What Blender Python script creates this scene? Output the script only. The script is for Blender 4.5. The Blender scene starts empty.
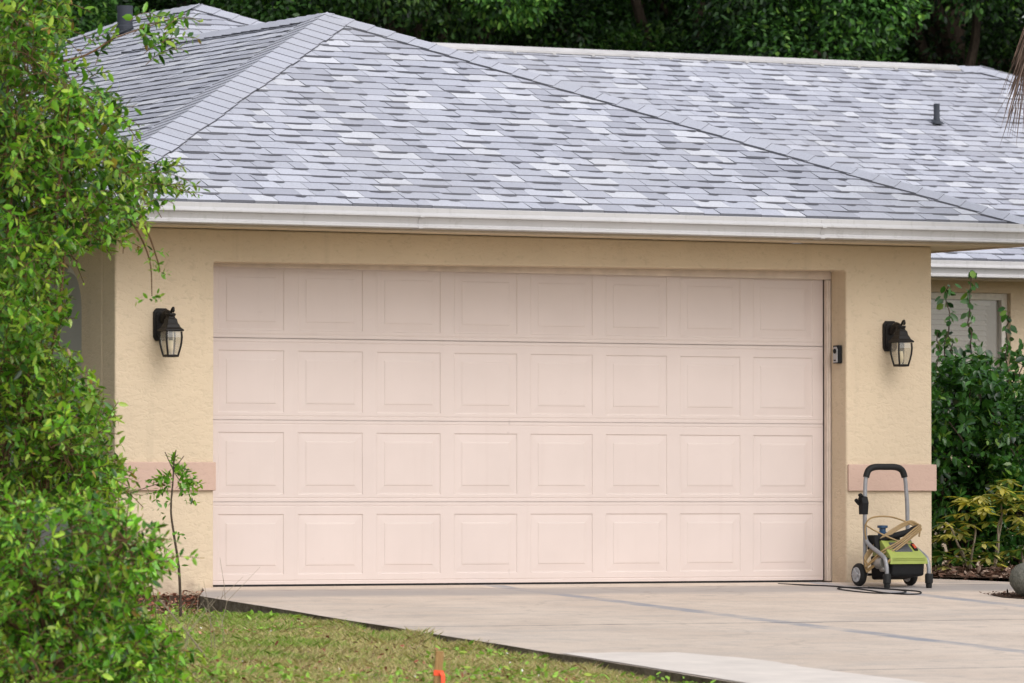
import bpy, bmesh, math, random
import numpy as np
from mathutils import Vector, Matrix
rnd = random.Random(7)
rng = np.random.default_rng(11)
R_ = math.radians
scene = bpy.context.scene
COL = scene.collection

# ------------------------------------------------------------------ camera maths (also used to lay things out in metres)
TH = R_(28.5); FPX = 5678.0; DIST = 37.96; EYE = 0.574; PITCH = math.atan(156.5 / FPX)
CAM = np.array([-DIST * math.sin(TH), -DIST * math.cos(TH), EYE])
F0 = np.array([math.sin(TH), math.cos(TH), 0.0]); RT = np.array([math.cos(TH), -math.sin(TH), 0.0]); ZZ = np.array([0, 0, 1.0])
FW = F0 * math.cos(PITCH) + ZZ * math.sin(PITCH); UP = np.cross(RT, FW)
def ray(px, py): return FW + RT * (px - 512) / FPX - UP * (py - 341.5) / FPX
def onY(px, py, Y):
    v = ray(px, py); return CAM + v * ((Y - CAM[1]) / v[1])
def onD(px, py, d):
    v = ray(px, py); return CAM + v * (d / float(v @ F0))

# ------------------------------------------------------------------ materials
def new_mat(name):
    m = bpy.data.materials.new(name); m.use_nodes = True
    nt = m.node_tree; nt.nodes.clear()
    return m, nt
def nd(nt, typ, **kw):
    n = nt.nodes.new(typ)
    for k, v in kw.items():
        if k.startswith('i_'):
            key = k[2:]
            key = int(key) if key.isdigit() else key.replace('_', ' ')
            n.inputs[key].default_value = v
        else: setattr(n, k, v)
    return n
def lk(nt, a, b): nt.links.new(a, b)
def c4(c): return (c[0], c[1], c[2], 1.0)
def ramp(nt, fac, stops):
    r = nd(nt, 'ShaderNodeValToRGB')
    el = r.color_ramp.elements
    while len(el) < len(stops): el.new(0.5)
    for e, (p, c) in zip(el, stops):
        e.position = p; e.color = c4(c) if hasattr(c, '__len__') else (c, c, c, 1)
    lk(nt, fac, r.inputs[0]); return r.outputs[0]
def mixc(nt, fac, a, b, mode='MIX'):
    m = nd(nt, 'ShaderNodeMix', data_type='RGBA', blend_type=mode)
    for sock, v in ((0, fac), (6, a), (7, b)):
        if hasattr(v, 'is_output'): lk(nt, v, m.inputs[sock])
        else: m.inputs[sock].default_value = v if sock == 0 else c4(v)
    return m.outputs[2]
def math_(nt, op, a, b=0.0, c=None):
    m = nd(nt, 'ShaderNodeMath', operation=op)
    for i, v in enumerate((a, b) if c is None else (a, b, c)):
        if hasattr(v, 'is_output'): lk(nt, v, m.inputs[i])
        else: m.inputs[i].default_value = v
    return m.outputs[0]
def noise(nt, co, scale, detail=4, rough=0.6, dist=0.0):
    n = nd(nt, 'ShaderNodeTexNoise', i_Scale=scale, i_Detail=detail, i_Roughness=rough, i_Distortion=dist)
    if co is not None: lk(nt, co, n.inputs['Vector'])
    return n.outputs['Fac']
def scaled(nt, co, s):
    m = nd(nt, 'ShaderNodeMapping'); m.inputs['Scale'].default_value = s
    lk(nt, co, m.inputs['Vector']); return m.outputs[0]
def objco(nt): return nd(nt, 'ShaderNodeTexCoord').outputs['Object']
def bump(nt, h, strength, dist):
    b = nd(nt, 'ShaderNodeBump', i_Strength=strength, i_Distance=dist); lk(nt, h, b.inputs['Height']); return b.outputs[0]
def finish(nt, color, rough=0.6, normal=None, metal=0.0, spec=0.5, coat=0.0):
    p = nd(nt, 'ShaderNodeBsdfPrincipled'); o = nd(nt, 'ShaderNodeOutputMaterial')
    for sock, v in (('Base Color', color), ('Roughness', rough)):
        if hasattr(v, 'is_output'): lk(nt, v, p.inputs[sock])
        else: p.inputs[sock].default_value = c4(v) if sock == 'Base Color' else v
    p.inputs['Metallic'].default_value = metal; p.inputs['Specular IOR Level'].default_value = spec
    p.inputs['Coat Weight'].default_value = coat
    if normal is not None: lk(nt, normal, p.inputs['Normal'])
    lk(nt, p.outputs[0], o.inputs[0]); return p

def m_plain(name, col, rough=0.5, metal=0.0, spec=0.5, var=0.12, scale=30, bmp=0.0):
    m, nt = new_mat(name); co = objco(nt)
    f = noise(nt, co, scale, 5)
    lo = [c * (1 - var) for c in col]; hi = [min(1, c * (1 + var)) for c in col]
    c = ramp(nt, f, [(0.3, lo), (0.7, hi)])
    rr = math_(nt, 'MULTIPLY_ADD', noise(nt, co, scale * 2.3), 0.25, rough - 0.12)
    finish(nt, c, rr, bump(nt, f, bmp, 0.004) if bmp else None, metal, spec); return m

def m_stucco(name, col, dirt=True, bs=0.32):
    m, nt = new_mat(name); co = objco(nt)
    n1 = noise(nt, co, 1.3, 5, 0.6); n2 = noise(nt, scaled(nt, co, (1, 1, 1.6)), 22, 3, 0.55, 0.6); n3 = noise(nt, co, 120, 2)
    c = mixc(nt, ramp(nt, n1, [(0.3, 0.0), (0.75, 1.0)]), [v * 0.93 for v in col], [v * 1.05 for v in col])
    c = mixc(nt, ramp(nt, n2, [(0.25, 1.0), (0.42, 0.0)]), c, [v * 0.86 for v in col])
    if dirt:                                        # splash stains near the ground, thin run marks
        sep = nd(nt, 'ShaderNodeSeparateXYZ'); lk(nt, co, sep.inputs[0])
        zf = nd(nt, 'ShaderNodeMapRange', i_1=-0.05, i_2=0.32, i_3=1.0, i_4=0.0); lk(nt, sep.outputs[2], zf.inputs[0])
        sp = math_(nt, 'MULTIPLY', zf.outputs[0], ramp(nt, noise(nt, co, 7, 6), [(0.4, 0.0), (0.7, 1.0)]))
        c = mixc(nt, math_(nt, 'MULTIPLY', sp, 0.75), c, (0.30, 0.22, 0.17))
        run = ramp(nt, noise(nt, scaled(nt, co, (9, 9, 0.5)), 1.0, 4), [(0.60, 0.0), (0.75, 1.0)])
        c = mixc(nt, math_(nt, 'MULTIPLY', run, 0.18), c, (0.33, 0.27, 0.20))
    h = math_(nt, 'ADD', math_(nt, 'MULTIPLY', ramp(nt, n2, [(0.38, 0.0), (0.56, 1.0)]), 1.0), math_(nt, 'MULTIPLY', n3, 0.25))
    finish(nt, c, 0.85, bump(nt, h, bs if dirt else 0.14, 0.006), 0, 0.25); return m

def m_attr(name, rough=0.8, grain=0.0, gscale=300, trans=0.0, spec=0.4, rvar=0.0):
    """colour per tab / leaf / blade stored on the mesh"""
    m, nt = new_mat(name); a = nd(nt, 'ShaderNodeAttribute', attribute_name='Col')
    c = a.outputs['Color']; nrm = None
    if grain:
        co = objco(nt); g = noise(nt, co, gscale, 2, 0.8)
        c = mixc(nt, 1.0, c, ramp(nt, g, [(0.3, 1 - grain), (0.7, 1 + grain * 0.6)]), 'MULTIPLY')
        g2 = noise(nt, scaled(nt, co, (1.0, 1.0, 1.0)), 0.7, 6, 0.65)
        c = mixc(nt, ramp(nt, g2, [(0.45, 0.0), (0.8, 0.35)]), c, (0.36, 0.35, 0.355))
        nrm = bump(nt, g, 0.3, 0.003)
    p = finish(nt, c, rough, nrm, 0, spec)
    if trans:
        t = nd(nt, 'ShaderNodeBsdfTranslucent'); 
        lk(nt, mixc(nt, 1.0, c, (1.25, 1.35, 0.55), 'MULTIPLY'), t.inputs[0])
        mx = nd(nt, 'ShaderNodeMixShader'); mx.inputs[0].default_value = trans
        out = [n for n in nt.nodes if n.type == 'OUTPUT_MATERIAL'][0]
        lk(nt, p.outputs[0], mx.inputs[1]); lk(nt, t.outputs[0], mx.inputs[2]); lk(nt, mx.outputs[0], out.inputs[0])
    return m

def m_door():
    m, nt = new_mat('pink_door_paint'); co = objco(nt)
    n = noise(nt, co, 2.0, 5); st = noise(nt, scaled(nt, co, (14, 14, 0.7)), 1.0, 5)
    c = mixc(nt, ramp(nt, n, [(0.3, 0.0), (0.7, 1.0)]), (0.565, 0.478, 0.442), (0.603, 0.511, 0.474))
    c = mixc(nt, ramp(nt, st, [(0.58, 0.0), (0.8, 0.30)]), c, (0.51, 0.415, 0.38))
    sm = noise(nt, scaled(nt, co, (1.2, 1.2, 3.0)), 3.3, 6, 0.7)
    c = mixc(nt, ramp(nt, sm, [(0.66, 0.0), (0.76, 0.22)]), c, (0.38, 0.29, 0.26))
    for (ax, az, rx, rz_) in ((-0.02, 1.075, 0.022, 0.05), (-0.02, 0.075, 0.02, 0.06), (-0.03, 1.01, 0.03, 0.02)):   # hand smudges at the middle
        mp = nd(nt, 'ShaderNodeMapping'); mp.inputs['Location'].default_value = (-ax / rx, 0, -az / rz_); mp.inputs['Scale'].default_value = (1 / rx, 0, 1 / rz_); lk(nt, co, mp.inputs['Vector'])
        ln = nd(nt, 'ShaderNodeVectorMath', operation='LENGTH'); lk(nt, mp.outputs[0], ln.inputs[0])
        c = mixc(nt, ramp(nt, math_(nt, 'ADD', ln.outputs['Value'], noise(nt, co, 30, 4)), [(0.4, 0.30), (1.0, 0.0)]), c, (0.25, 0.20, 0.18))
    wood = noise(nt, scaled(nt, co, (6, 6, 90)), 1.0, 3)
    finish(nt, c, 0.45, bump(nt, wood, 0.06, 0.002), 0, 0.4); return m

def m_concrete():
    m, nt = new_mat('driveway_concrete'); co = objco(nt)
    sep = nd(nt, 'ShaderNodeSeparateXYZ'); lk(nt, co, sep.inputs[0]); X, Y = sep.outputs[0], sep.outputs[1]
    n1 = noise(nt, co, 0.9, 6, 0.65); n2 = noise(nt, co, 6, 6, 0.7); n3 = noise(nt, co, 90, 3, 0.7)
    c = mixc(nt, ramp(nt, n1, [(0.32, 0.0), (0.68, 1.0)]), (0.52, 0.425, 0.350), (0.635, 0.535, 0.450))
    c = mixc(nt, ramp(nt, n2, [(0.5, 0.0), (0.75, 0.6)]), c, (0.335, 0.295, 0.265))
    streak = noise(nt, scaled(nt, co, (0.55, 2.2, 1)), 1.6, 5, 0.6, 0.8)
    c = mixc(nt, ramp(nt, streak, [(0.50, 0.0), (0.68, 0.5)]), c, (0.41, 0.37, 0.342))
    c = mixc(nt, 1.0, c, ramp(nt, n3, [(0.3, 0.86), (0.7, 1.08)]), 'MULTIPLY')
    wob = math_(nt, 'MULTIPLY', math_(nt, 'SUBTRACT', noise(nt, co, 1.5, 4), 0.5), 0.10)
    def line(axis, at, half, soft):
        d = math_(nt, 'ABSOLUTE', math_(nt, 'SUBTRACT', math_(nt, 'ADD', axis, wob), at))
        r = nd(nt, 'ShaderNodeMapRange', i_1=half, i_2=half + soft, i_3=1.0, i_4=0.0); lk(nt, d, r.inputs[0]); return r.outputs[0]
    brk = ramp(nt, noise(nt, co, 3.0, 5), [(0.38, 0.25), (0.6, 1.0)])
    for at in (-0.26, 2.27):                        # grey sealant bands running down the drive
        c = mixc(nt, math_(nt, 'MULTIPLY', math_(nt, 'MULTIPLY', line(X, at, 0.06, 0.04), brk), 0.9), c, (0.255, 0.265, 0.30))
    for at in (-0.47, -3.95, -7.6, -11.5):                 # tooled control joints
        c = mixc(nt, math_(nt, 'MULTIPLY', math_(nt, 'MULTIPLY', line(Y, at, 0.016, 0.018), brk), 0.85), c, (0.16, 0.14, 0.135))
    c = mixc(nt, math_(nt, 'MULTIPLY', line(Y, -0.80, 0.20, 0.25), 0.75), c, (0.31, 0.285, 0.275))     # damp grey zone before the door
    crack = nd(nt, 'ShaderNodeTexVoronoi', feature='DISTANCE_TO_EDGE', i_Scale=0.28)
    dv = nd(nt, 'ShaderNodeVectorMath', operation='ADD'); lk(nt, co, dv.inputs[0])
    nv = nd(nt, 'ShaderNodeTexNoise', i_Scale=1.6, i_Detail=5.0); lk(nt, co, nv.inputs['Vector']); lk(nt, nv.outputs['Color'], dv.inputs[1])
    lk(nt, dv.outputs[0], crack.inputs['Vector'])
    ck = ramp(nt, crack.outputs['Distance'], [(0.0, 1.0), (0.006, 0.0)])
    c = mixc(nt, math_(nt, 'MULTIPLY', ck, 0.22), c, (0.15, 0.13, 0.12))
    c = mixc(nt, ramp(nt, noise(nt, co, 14, 5, 0.8), [(0.64, 0.0), (0.76, 0.45)]), c, (0.17, 0.15, 0.14))
    finish(nt, c, 0.8, bump(nt, n3, 0.25, 0.004), 0, 0.3); return m

def m_ground(name, a, b, d, s1=1.2, s2=9):
    m, nt = new_mat(name); co = objco(nt)
    c = mixc(nt, ramp(nt, noise(nt, co, s1, 6), [(0.35, 0.0), (0.65, 1.0)]), a, b)
    n2 = noise(nt, co, s2, 6, 0.7)
    c = mixc(nt, ramp(nt, n2, [(0.45, 0.0), (0.7, 0.8)]), c, d)
    n3 = noise(nt, co, 70, 4, 0.7)
    c = mixc(nt, 1.0, c, ramp(nt, n3, [(0.25, 0.6), (0.75, 1.3)]), 'MULTIPLY')
    finish(nt, c, 0.95, bump(nt, n3, 0.8, 0.02), 0, 0.1); return m

def m_glass():
    m, nt = new_mat('clear_glass')
    t = nd(nt, 'ShaderNodeBsdfTransparent'); t.inputs[0].default_value = (0.93, 0.93, 0.9, 1)
    g = nd(nt, 'ShaderNodeBsdfGlossy', i_Roughness=0.08); d = nd(nt, 'ShaderNodeBsdfDiffuse'); d.inputs[0].default_value = (.6, .55, .48, 1)
    mx = nd(nt, 'ShaderNodeMixShader'); mx.inputs[0].default_value = 0.12
    mx2 = nd(nt, 'ShaderNodeMixShader'); mx2.inputs[0].default_value = 0.18
    lk(nt, t.outputs[0], mx.inputs[1]); lk(nt, g.outputs[0], mx.inputs[2])
    lk(nt, mx.outputs[0], mx2.inputs[1]); lk(nt, d.outputs[0], mx2.inputs[2])
    o = nd(nt, 'ShaderNodeOutputMaterial'); lk(nt, mx2.outputs[0], o.inputs[0]); return m

def m_bark(name, a, b):
    m, nt = new_mat(name); co = objco(nt)
    n = noise(nt, scaled(nt, co, (8, 8, 1.5)), 4, 6, 0.7)
    c = ramp(nt, n, [(0.3, a), (0.7, b)])
    finish(nt, c, 0.9, bump(nt, n, 0.8, 0.02), 0, 0.2); return m

M = {}
M['stucco'] = m_stucco('beige_stucco', (0.590, 0.478, 0.345))
M['band'] = m_stucco('salmon_band', (0.52, 0.365, 0.295), False)
M['door'] = m_door()
M['trim'] = m_plain('tan_trim_paint', (0.60, 0.50, 0.425), 0.5, scale=8)
def m_gutter():
    m, nt = new_mat('white_gutter_aluminium'); co = objco(nt)
    c = mixc(nt, ramp(nt, noise(nt, co, 2.0, 5), [(0.3, 0.0), (0.7, 1.0)]), (0.405, 0.395, 0.400), (0.465, 0.455, 0.46))
    dr = ramp(nt, noise(nt, scaled(nt, co, (22, 22, 1.2)), 1.0, 4, 0.7), [(0.55, 0.0), (0.72, 1.0)])
    c = mixc(nt, math_(nt, 'MULTIPLY', dr, 0.35), c, (0.25, 0.235, 0.22))
    c = mixc(nt, ramp(nt, noise(nt, co, 60, 4, 0.8), [(0.62, 0.0), (0.72, 0.3)]), c, (0.22, 0.20, 0.18))
    finish(nt, c, 0.45, bump(nt, noise(nt, scaled(nt, co, (1.2, 1, 1)), 2.0, 2), 0.12, 0.02)); return m
M['gutter'] = m_gutter()
M['fascia'] = m_plain('cream_fascia_paint', (0.47, 0.39, 0.30), 0.6, scale=6)
M['soffit'] = m_plain('pale_soffit_paint', (0.60, 0.50, 0.36), 0.6, scale=6)
M['shingle'] = m_attr('grey_shingle', 0.9, 0.26, 170, spec=0.3)
M['decking'] = m_plain('roof_underlay', (0.20, 0.20, 0.21), 0.9)
M['rubber'] = m_plain('black_rubber', (0.012, 0.012, 0.012), 0.65, 0.0, 0.25)
M['blackmetal'] = m_plain('black_bronze_metal', (0.011, 0.009, 0.008), 0.5, 0.0, 0.25, scale=60, bmp=0.3)
M['glass'] = m_glass()
M['bulb'] = m_plain('bulb_glass', (0.75, 0.62, 0.42), 0.25)
M['ventgrey'] = m_plain('grey_vent_pipe', (0.045, 0.050, 0.062), 0.75, 0.0, 0.2, scale=14)
M['ventmetal'] = m_plain('almond_ridge_metal', (0.50, 0.485, 0.485), 0.4, scale=5)
M['concrete'] = m_concrete()
M['newconcrete'] = m_plain('pale_new_concrete', (0.64, 0.575, 0.52), 0.8, scale=4, var=0.10, bmp=0.1)
M['slabside'] = m_ground('stained_slab_edge', (0.13, 0.105, 0.075), (0.23, 0.19, 0.145), (0.06, 0.048, 0.03), 3, 14)
M['lawnsoil'] = m_ground('thin_lawn_soil', (0.33, 0.28, 0.15), (0.25, 0.26, 0.10), (0.42, 0.33, 0.22))
M['farsoil'] = m_ground('leaf_litter_ground', (0.07, 0.065, 0.03), (0.05, 0.075, 0.025), (0.10, 0.07, 0.04), 0.3, 3)
M['mulchsoil'] = m_ground('dark_mulch', (0.075, 0.045, 0.03), (0.11, 0.07, 0.05), (0.03, 0.02, 0.015), 4, 25)
M['leaf'] = m_attr('green_leaf', 0.30, trans=0.32, spec=0.55)
M['bgleaf'] = m_attr('dark_oak_leaf', 0.5, trans=0.22, spec=0.4)
M['grass'] = m_attr('grass_blade', 0.6, trans=0.25, spec=0.3)
M['litter'] = m_attr('dry_litter', 0.9, spec=0.15)
M['bark'] = m_bark('brown_bark', (0.04, 0.03, 0.022), (0.11, 0.08, 0.06))
M['palebark'] = m_bark('pale_grey_bark', (0.22, 0.18, 0.13), (0.36, 0.30, 0.22))
M['redbark'] = m_bark('reddish_twig', (0.085, 0.050, 0.028), (0.20, 0.11, 0.06))
M['winwhite'] = m_plain('white_window_frame', (0.62, 0.58, 0.52), 0.45)
M['windark'] = m_plain('dark_window_gap', (0.03, 0.028, 0.026), 0.5)
M['blind'] = m_plain('pale_blind', (0.34, 0.35, 0.37), 0.55, var=0.04)
M['shade'] = m_plain('grey_white_panel', (0.40, 0.38, 0.355), 0.6, scale=2)
M['steel'] = m_plain('grey_powder_coated_tube', (0.24, 0.24, 0.25), 0.4, 0.2)
M['lime'] = m_plain('lime_green_plastic', (0.275, 0.325, 0.07), 0.5, scale=9, var=0.08)
M['blackplastic'] = m_plain('black_plastic', (0.010, 0.010, 0.011), 0.65, 0.0, 0.18)
M['darkgrey'] = m_plain('dark_grey_label', (0.075, 0.078, 0.085), 0.4)
M['hub'] = m_plain('grey_wheel_hub', (0.33, 0.33, 0.34), 0.5)
M['hose'] = m_plain('tan_hose', (0.27, 0.175, 0.07), 0.5)
M['cord'] = m_plain('black_cord', (0.009, 0.009, 0.011), 0.6, 0.0, 0.25)
M['blue'] = m_plain('dark_blue_cap', (0.015, 0.05, 0.11), 0.4)
M['red'] = m_plain('red_switch', (0.42, 0.06, 0.02), 0.4)
M['pump'] = m_plain('cast_pump_metal', (0.30, 0.29, 0.27), 0.4, 0.6, scale=40, bmp=0.4)
M['silver'] = m_plain('silver_face', (0.42, 0.42, 0.43), 0.35, 0.5)
M['clay'] = m_ground('weathered_grey_clay', (0.15, 0.155, 0.13), (0.22, 0.21, 0.18), (0.085, 0.09, 0.072), 5, 22)
M['stake'] = m_bark('weathered_pine_stake', (0.30, 0.17, 0.065), (0.45, 0.29, 0.13))
M['orange'] = m_plain('orange_ribbon', (0.85, 0.085, 0.02), 0.4)
M['frond'] = m_attr('dead_frond', 0.8, trans=0.1, spec=0.2)

# ------------------------------------------------------------------ object helpers
def link(o, parent=None):
    COL.objects.link(o)
    if parent is not None: o.parent = parent
    return o
def thing(name, label, cat, loc=(0, 0, 0), rz=0.0, group=None):
    o = bpy.data.objects.new(name, None); o.empty_display_size = 0.2
    o.location = loc; o.rotation_euler = (0, 0, rz); link(o)
    o['label'] = label; o['category'] = cat
    if group: o['group'] = group
    return o
class MB:
    """collects faces (with material index and optional colour) and links them as ONE mesh"""
    def __init__(s): s.v = []; s.f = []; s.m = []; s.c = []
    def add(s, verts, faces, mi=0, col=None):
        b = len(s.v); s.v += [tuple(map(float, p)) for p in verts]
        for f in faces: s.f.append([b + i for i in f]); s.m.append(mi)
        s.c += [col if col is not None else (1, 1, 1)] * len(verts)
    def box(s, x0, x1, y0, y1, z0, z1, mi=0, col=None):
        s.add([(x0, y0, z0), (x1, y0, z0), (x1, y1, z0), (x0, y1, z0), (x0, y0, z1), (x1, y0, z1), (x1, y1, z1), (x0, y1, z1)],
              [(0, 3, 2, 1), (4, 5, 6, 7), (0, 1, 5, 4), (1, 2, 6, 5), (2, 3, 7, 6), (3, 0, 4, 7)], mi, col)
    def prism(s, poly, axis, a, b, mi=0):
        """extrude a 2-D outline (the two other axes, in order) along an axis from a to b"""
        def P(q, t): 
            return {'x': (t, q[0], q[1]), 'y': (q[0], t, q[1]), 'z': (q[0], q[1], t)}[axis]
        n = len(poly); vs = [P(q, a) for q in poly] + [P(q, b) for q in poly]
        s.add(vs, [list(range(n)), list(range(2 * n - 1, n - 1, -1))] + [(i, i + n, (i + 1) % n + n, (i + 1) % n) for i in range(n)], mi)
    def tube(s, pts, r, seg=8, mi=0, cap=True, col=None):
        pts = [Vector(p) for p in pts]; n = len(pts)
        rs = [r] * n if not hasattr(r, '__len__') else list(r)
        prev = None; vs = []
        for i, p in enumerate(pts):
            d = (pts[min(i + 1, n - 1)] - pts[max(i - 1, 0)])
            if d.length < 1e-9: d = Vector((0, 0, 1))
            d.normalize()
            u = d.orthogonal() if prev is None else (prev - d * prev.dot(d))
            u.normalize(); prev = u; w = d.cross(u)
            for k in range(seg):
                a = 2 * math.pi * k / seg
                vs.append(p + (u * math.cos(a) + w * math.sin(a)) * rs[i])
        fs = [(i * seg + k, i * seg + (k + 1) % seg, (i + 1) * seg + (k + 1) % seg, (i + 1) * seg + k) for i in range(n - 1) for k in range(seg)]
        if cap: fs += [list(range(seg - 1, -1, -1)), [(n - 1) * seg + k for k in range(seg)]]
        s.add(vs, fs, mi, col)
    def lathe(s, prof, c=(0, 0, 0), seg=24, mi=0, axis='z', phase=0.0):
        vs = []
        for (r, h) in prof:
            for k in range(seg):
                a = 2 * math.pi * k / seg + phase; x, y = r * math.cos(a), r * math.sin(a)
                q = {'z': (x, y, h), 'x': (h, x, y), 'y': (x, h, y)}[axis]
                vs.append((c[0] + q[0], c[1] + q[1], c[2] + q[2]))
        n = len(prof)
        fs = [(i * seg + k, i * seg + (k + 1) % seg, (i + 1) * seg + (k + 1) % seg, (i + 1) * seg + k) for i in range(n - 1) for k in range(seg)]
        fs += [list(range(seg - 1, -1, -1)), [(n - 1) * seg + k for k in range(seg)]]
        s.add(vs, fs, mi)
    def build(s, name, mats, parent=None, bevel=0.0, smooth=False, color=False, fix=True, angle=40):
        me = bpy.data.meshes.new(name); me.from_pydata(s.v, [], s.f)
        for m in (mats if isinstance(mats, (list, tuple)) else [mats]): me.materials.append(m)
        me.polygons.foreach_set('material_index', s.m)
        if color:
            a = me.attributes.new('Col', 'FLOAT_COLOR', 'POINT')
            a.data.foreach_set('color', np.concatenate([np.array(s.c, float), np.ones((len(s.c), 1))], 1).ravel())
        if fix:
            bm = bmesh.new(); bm.from_mesh(me); bmesh.ops.recalc_face_normals(bm, faces=bm.faces); bm.to_mesh(me); bm.free()
        if smooth:
            me.polygons.foreach_set('use_smooth', [True] * len(me.polygons))
            try: me.set_sharp_from_angle(angle=R_(angle))
            except Exception: pass
        me.update()
        o = bpy.data.objects.new(name, me); link(o, parent)
        if bevel:
            b = o.modifiers.new('bevel', 'BEVEL'); b.width = bevel; b.segments = 2; b.limit_method = 'ANGLE'
        return o
def tag(o, label, cat, group=None, kind=None):
    o['label'] = label; o['category'] = cat
    if group: o['group'] = group
    if kind: o['kind'] = kind
    return o
def struct(o, kind='structure'): o['kind'] = kind; return o
def curve(pts, n=8):
    """Catmull-Rom through points"""
    P = [Vector(p) for p in pts]; P = [P[0] * 2 - P[1]] + P + [P[-1] * 2 - P[-2]]; out = []
    for i in range(1, len(P) - 2):
        for k in range(n):
            t = k / n; a, b, c, d = P[i - 1], P[i], P[i + 1], P[i + 2]
            out.append(0.5 * ((2 * b) + (c - a) * t + (2 * a - 5 * b + 4 * c - d) * t * t + (3 * b - a - 3 * c + d) * t ** 3))
    out.append(P[-2]); return out

# ------------------------------------------------------------------ fast meshes for leaves and blades
def nrmz(a): return a / np.maximum(np.linalg.norm(a, axis=1, keepdims=True), 1e-9)
def fast_mesh(name, V, faces_idx, face_len, colors, mat, parent=None):
    me = bpy.data.meshes.new(name)
    me.vertices.add(len(V)); me.vertices.foreach_set('co', V.astype(np.float32).ravel())
    nf = len(faces_idx) // face_len
    me.loops.add(len(faces_idx)); me.loops.foreach_set('vertex_index', faces_idx.astype(np.int32))
    me.polygons.add(nf); me.polygons.foreach_set('loop_start', (np.arange(nf) * face_len).astype(np.int32))
    me.update(calc_edges=True)
    a = me.attributes.new('Col', 'FLOAT_COLOR', 'POINT')
    a.data.foreach_set('color', np.concatenate([colors, np.ones((len(colors), 1))], 1).astype(np.float32).ravel())
    me.materials.append(mat)
    o = bpy.data.objects.new(name, me); link(o, parent); return o
def leaf_arrays(P, D, N, L, W, fold=0.18, droop=0.12):
    D = nrmz(D); S = nrmz(np.cross(D, N)); N = np.cross(S, D); L = L[:, None]; W = W[:, None]
    base = P; mid = P + D * L * 0.5 - N * W * fold; tip = P + D * L - N * L * droop
    l1 = P + D * L * 0.30 + S * W * 0.44; l2 = P + D * L * 0.68 + S * W * 0.40 - N * L * droop * 0.3
    r1 = P + D * L * 0.30 - S * W * 0.44; r2 = P + D * L * 0.68 - S * W * 0.40 - N * L * droop * 0.3
    V = np.stack([base, mid, tip, l1, l2, r1, r2], 1).reshape(-1, 3)
    f = np.array([0, 1, 2, 4, 3, 0, 5, 6, 2, 1]); n = len(P)
    return V, (np.arange(n)[:, None] * 7 + f[None]).ravel()
def leaves_object(name, P, D, N, L, W, C, mat, parent=None, fold=0.18, droop=0.12):
    V, I = leaf_arrays(P, D, N, L, W, fold, droop)
    return fast_mesh(name, V, I, 5, np.repeat(C, 7, 0), mat, parent)
def palette(n, cols, probs, var=0.15):
    idx = rng.choice(len(cols), n, p=np.array(probs) / sum(probs)); c = np.array(cols)[idx]
    return np.clip(c * (1 + rng.normal(0, var, (n, 1))), 0.004, 0.9)
class Leaves:
    def __init__(s): s.a = [[] for _ in range(6)]
    def add(s, *arr):
        for l, x in zip(s.a, arr): l.append(x)
    def build(s, name, mat, parent=None, **k):
        return leaves_object(name, *[np.concatenate(x) for x in s.a], mat, parent, **k)
def twig(lv, start, d, length, step, leaf, cols, probs, droop=0.35, spread=1.0, ratio=0.42, tips=None, var=0.16, young=0.0):
    """leaves set alternately along a drooping shoot; returns the shoot's points"""
    n = max(4, int(length / step)); t = np.linspace(0.12, 1, n)[:, None]
    d = d / np.linalg.norm(d); pts = start + d * t * length - ZZ * (t ** 2) * length * droop
    ax = nrmz(np.gradient(pts, axis=0)); ph = np.arange(n) * 2.4 + rng.uniform(0, 6)
    u = nrmz(np.cross(ax, np.tile([0.13, 0.2, 1.0], (n, 1)))); w = np.cross(ax, u)
    side = u * np.cos(ph)[:, None] + w * np.sin(ph)[:, None]
    D = nrmz(ax * 0.55 + side * spread + rng.normal(0, 0.22, (n, 3)))
    N = nrmz(np.tile([0, 0, 1.0], (n, 1)) + rng.normal(0, 0.45, (n, 3)))
    L = leaf * rng.uniform(0.45, 1.2, n) * (1.05 - 0.35 * t[:, 0]); C = palette(n, cols, probs, var)
    if tips is not None:
        k = max(1, n // 4); C[-k:] = palette(k, tips[0], tips[1], var)
    lv.add(pts, D, N, L, L * ratio * rng.uniform(0.85, 1.15, n), C)
    return pts
def in_poly(x, y, poly):
    c = False; j = len(poly) - 1
    for i in range(len(poly)):
        (xi, yi), (xj, yj) = poly[i], poly[j]
        if (yi > y) != (yj > y) and x < (xj - xi) * (y - yi) / (yj - yi) + xi: c = not c
        j = i
    return c

# ------------------------------------------------------------------ ground
SL = 0.045
def lawn_z(x, y):
    y = np.asarray(y, float); yy = np.clip(y, -46, 0)
    return SL * yy - np.interp(-y, [-0.6, 0.0, 0.3, 0.9, 1.4, 2.6, 4.5, 6.5, 40], [0.05, 0.03, 0.035, 0.105, 0.115, 0.045, 0.040, 0.058, 0.07])
def drive_z(y): return SL * max(min(y, 0.0), -60) if y < -0.45 else (0.0 if y > -0.45 else SL * y)
gx = np.concatenate([np.linspace(-320, -40, 8), np.linspace(-34, 34, 35), np.linspace(40, 320, 8)])
gy = np.concatenate([np.linspace(-140, -50, 6), np.linspace(-46, 0, 185), np.linspace(0.3, 30, 16), np.linspace(40, 600, 12)])
GXm, GYm = np.meshgrid(gx, gy); GZ = lawn_z(GXm, GYm) - 0.012
V = np.stack([GXm, GYm, GZ], -1).reshape(-1, 3); nx, ny = len(gx), len(gy)
fs = [(j * nx + i, j * nx + i + 1, (j + 1) * nx + i + 1, (j + 1) * nx + i) for j in range(ny - 1) for i in range(nx - 1)]
me = bpy.data.meshes.new('ground'); me.from_pydata(V.tolist(), [], fs); me.materials.append(M['lawnsoil']); me.materials.append(M['farsoil'])
for p in me.polygons: p.material_index = 1 if p.center[1] > 0.2 else 0
struct(link(bpy.data.objects.new('ground', me)))

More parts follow.
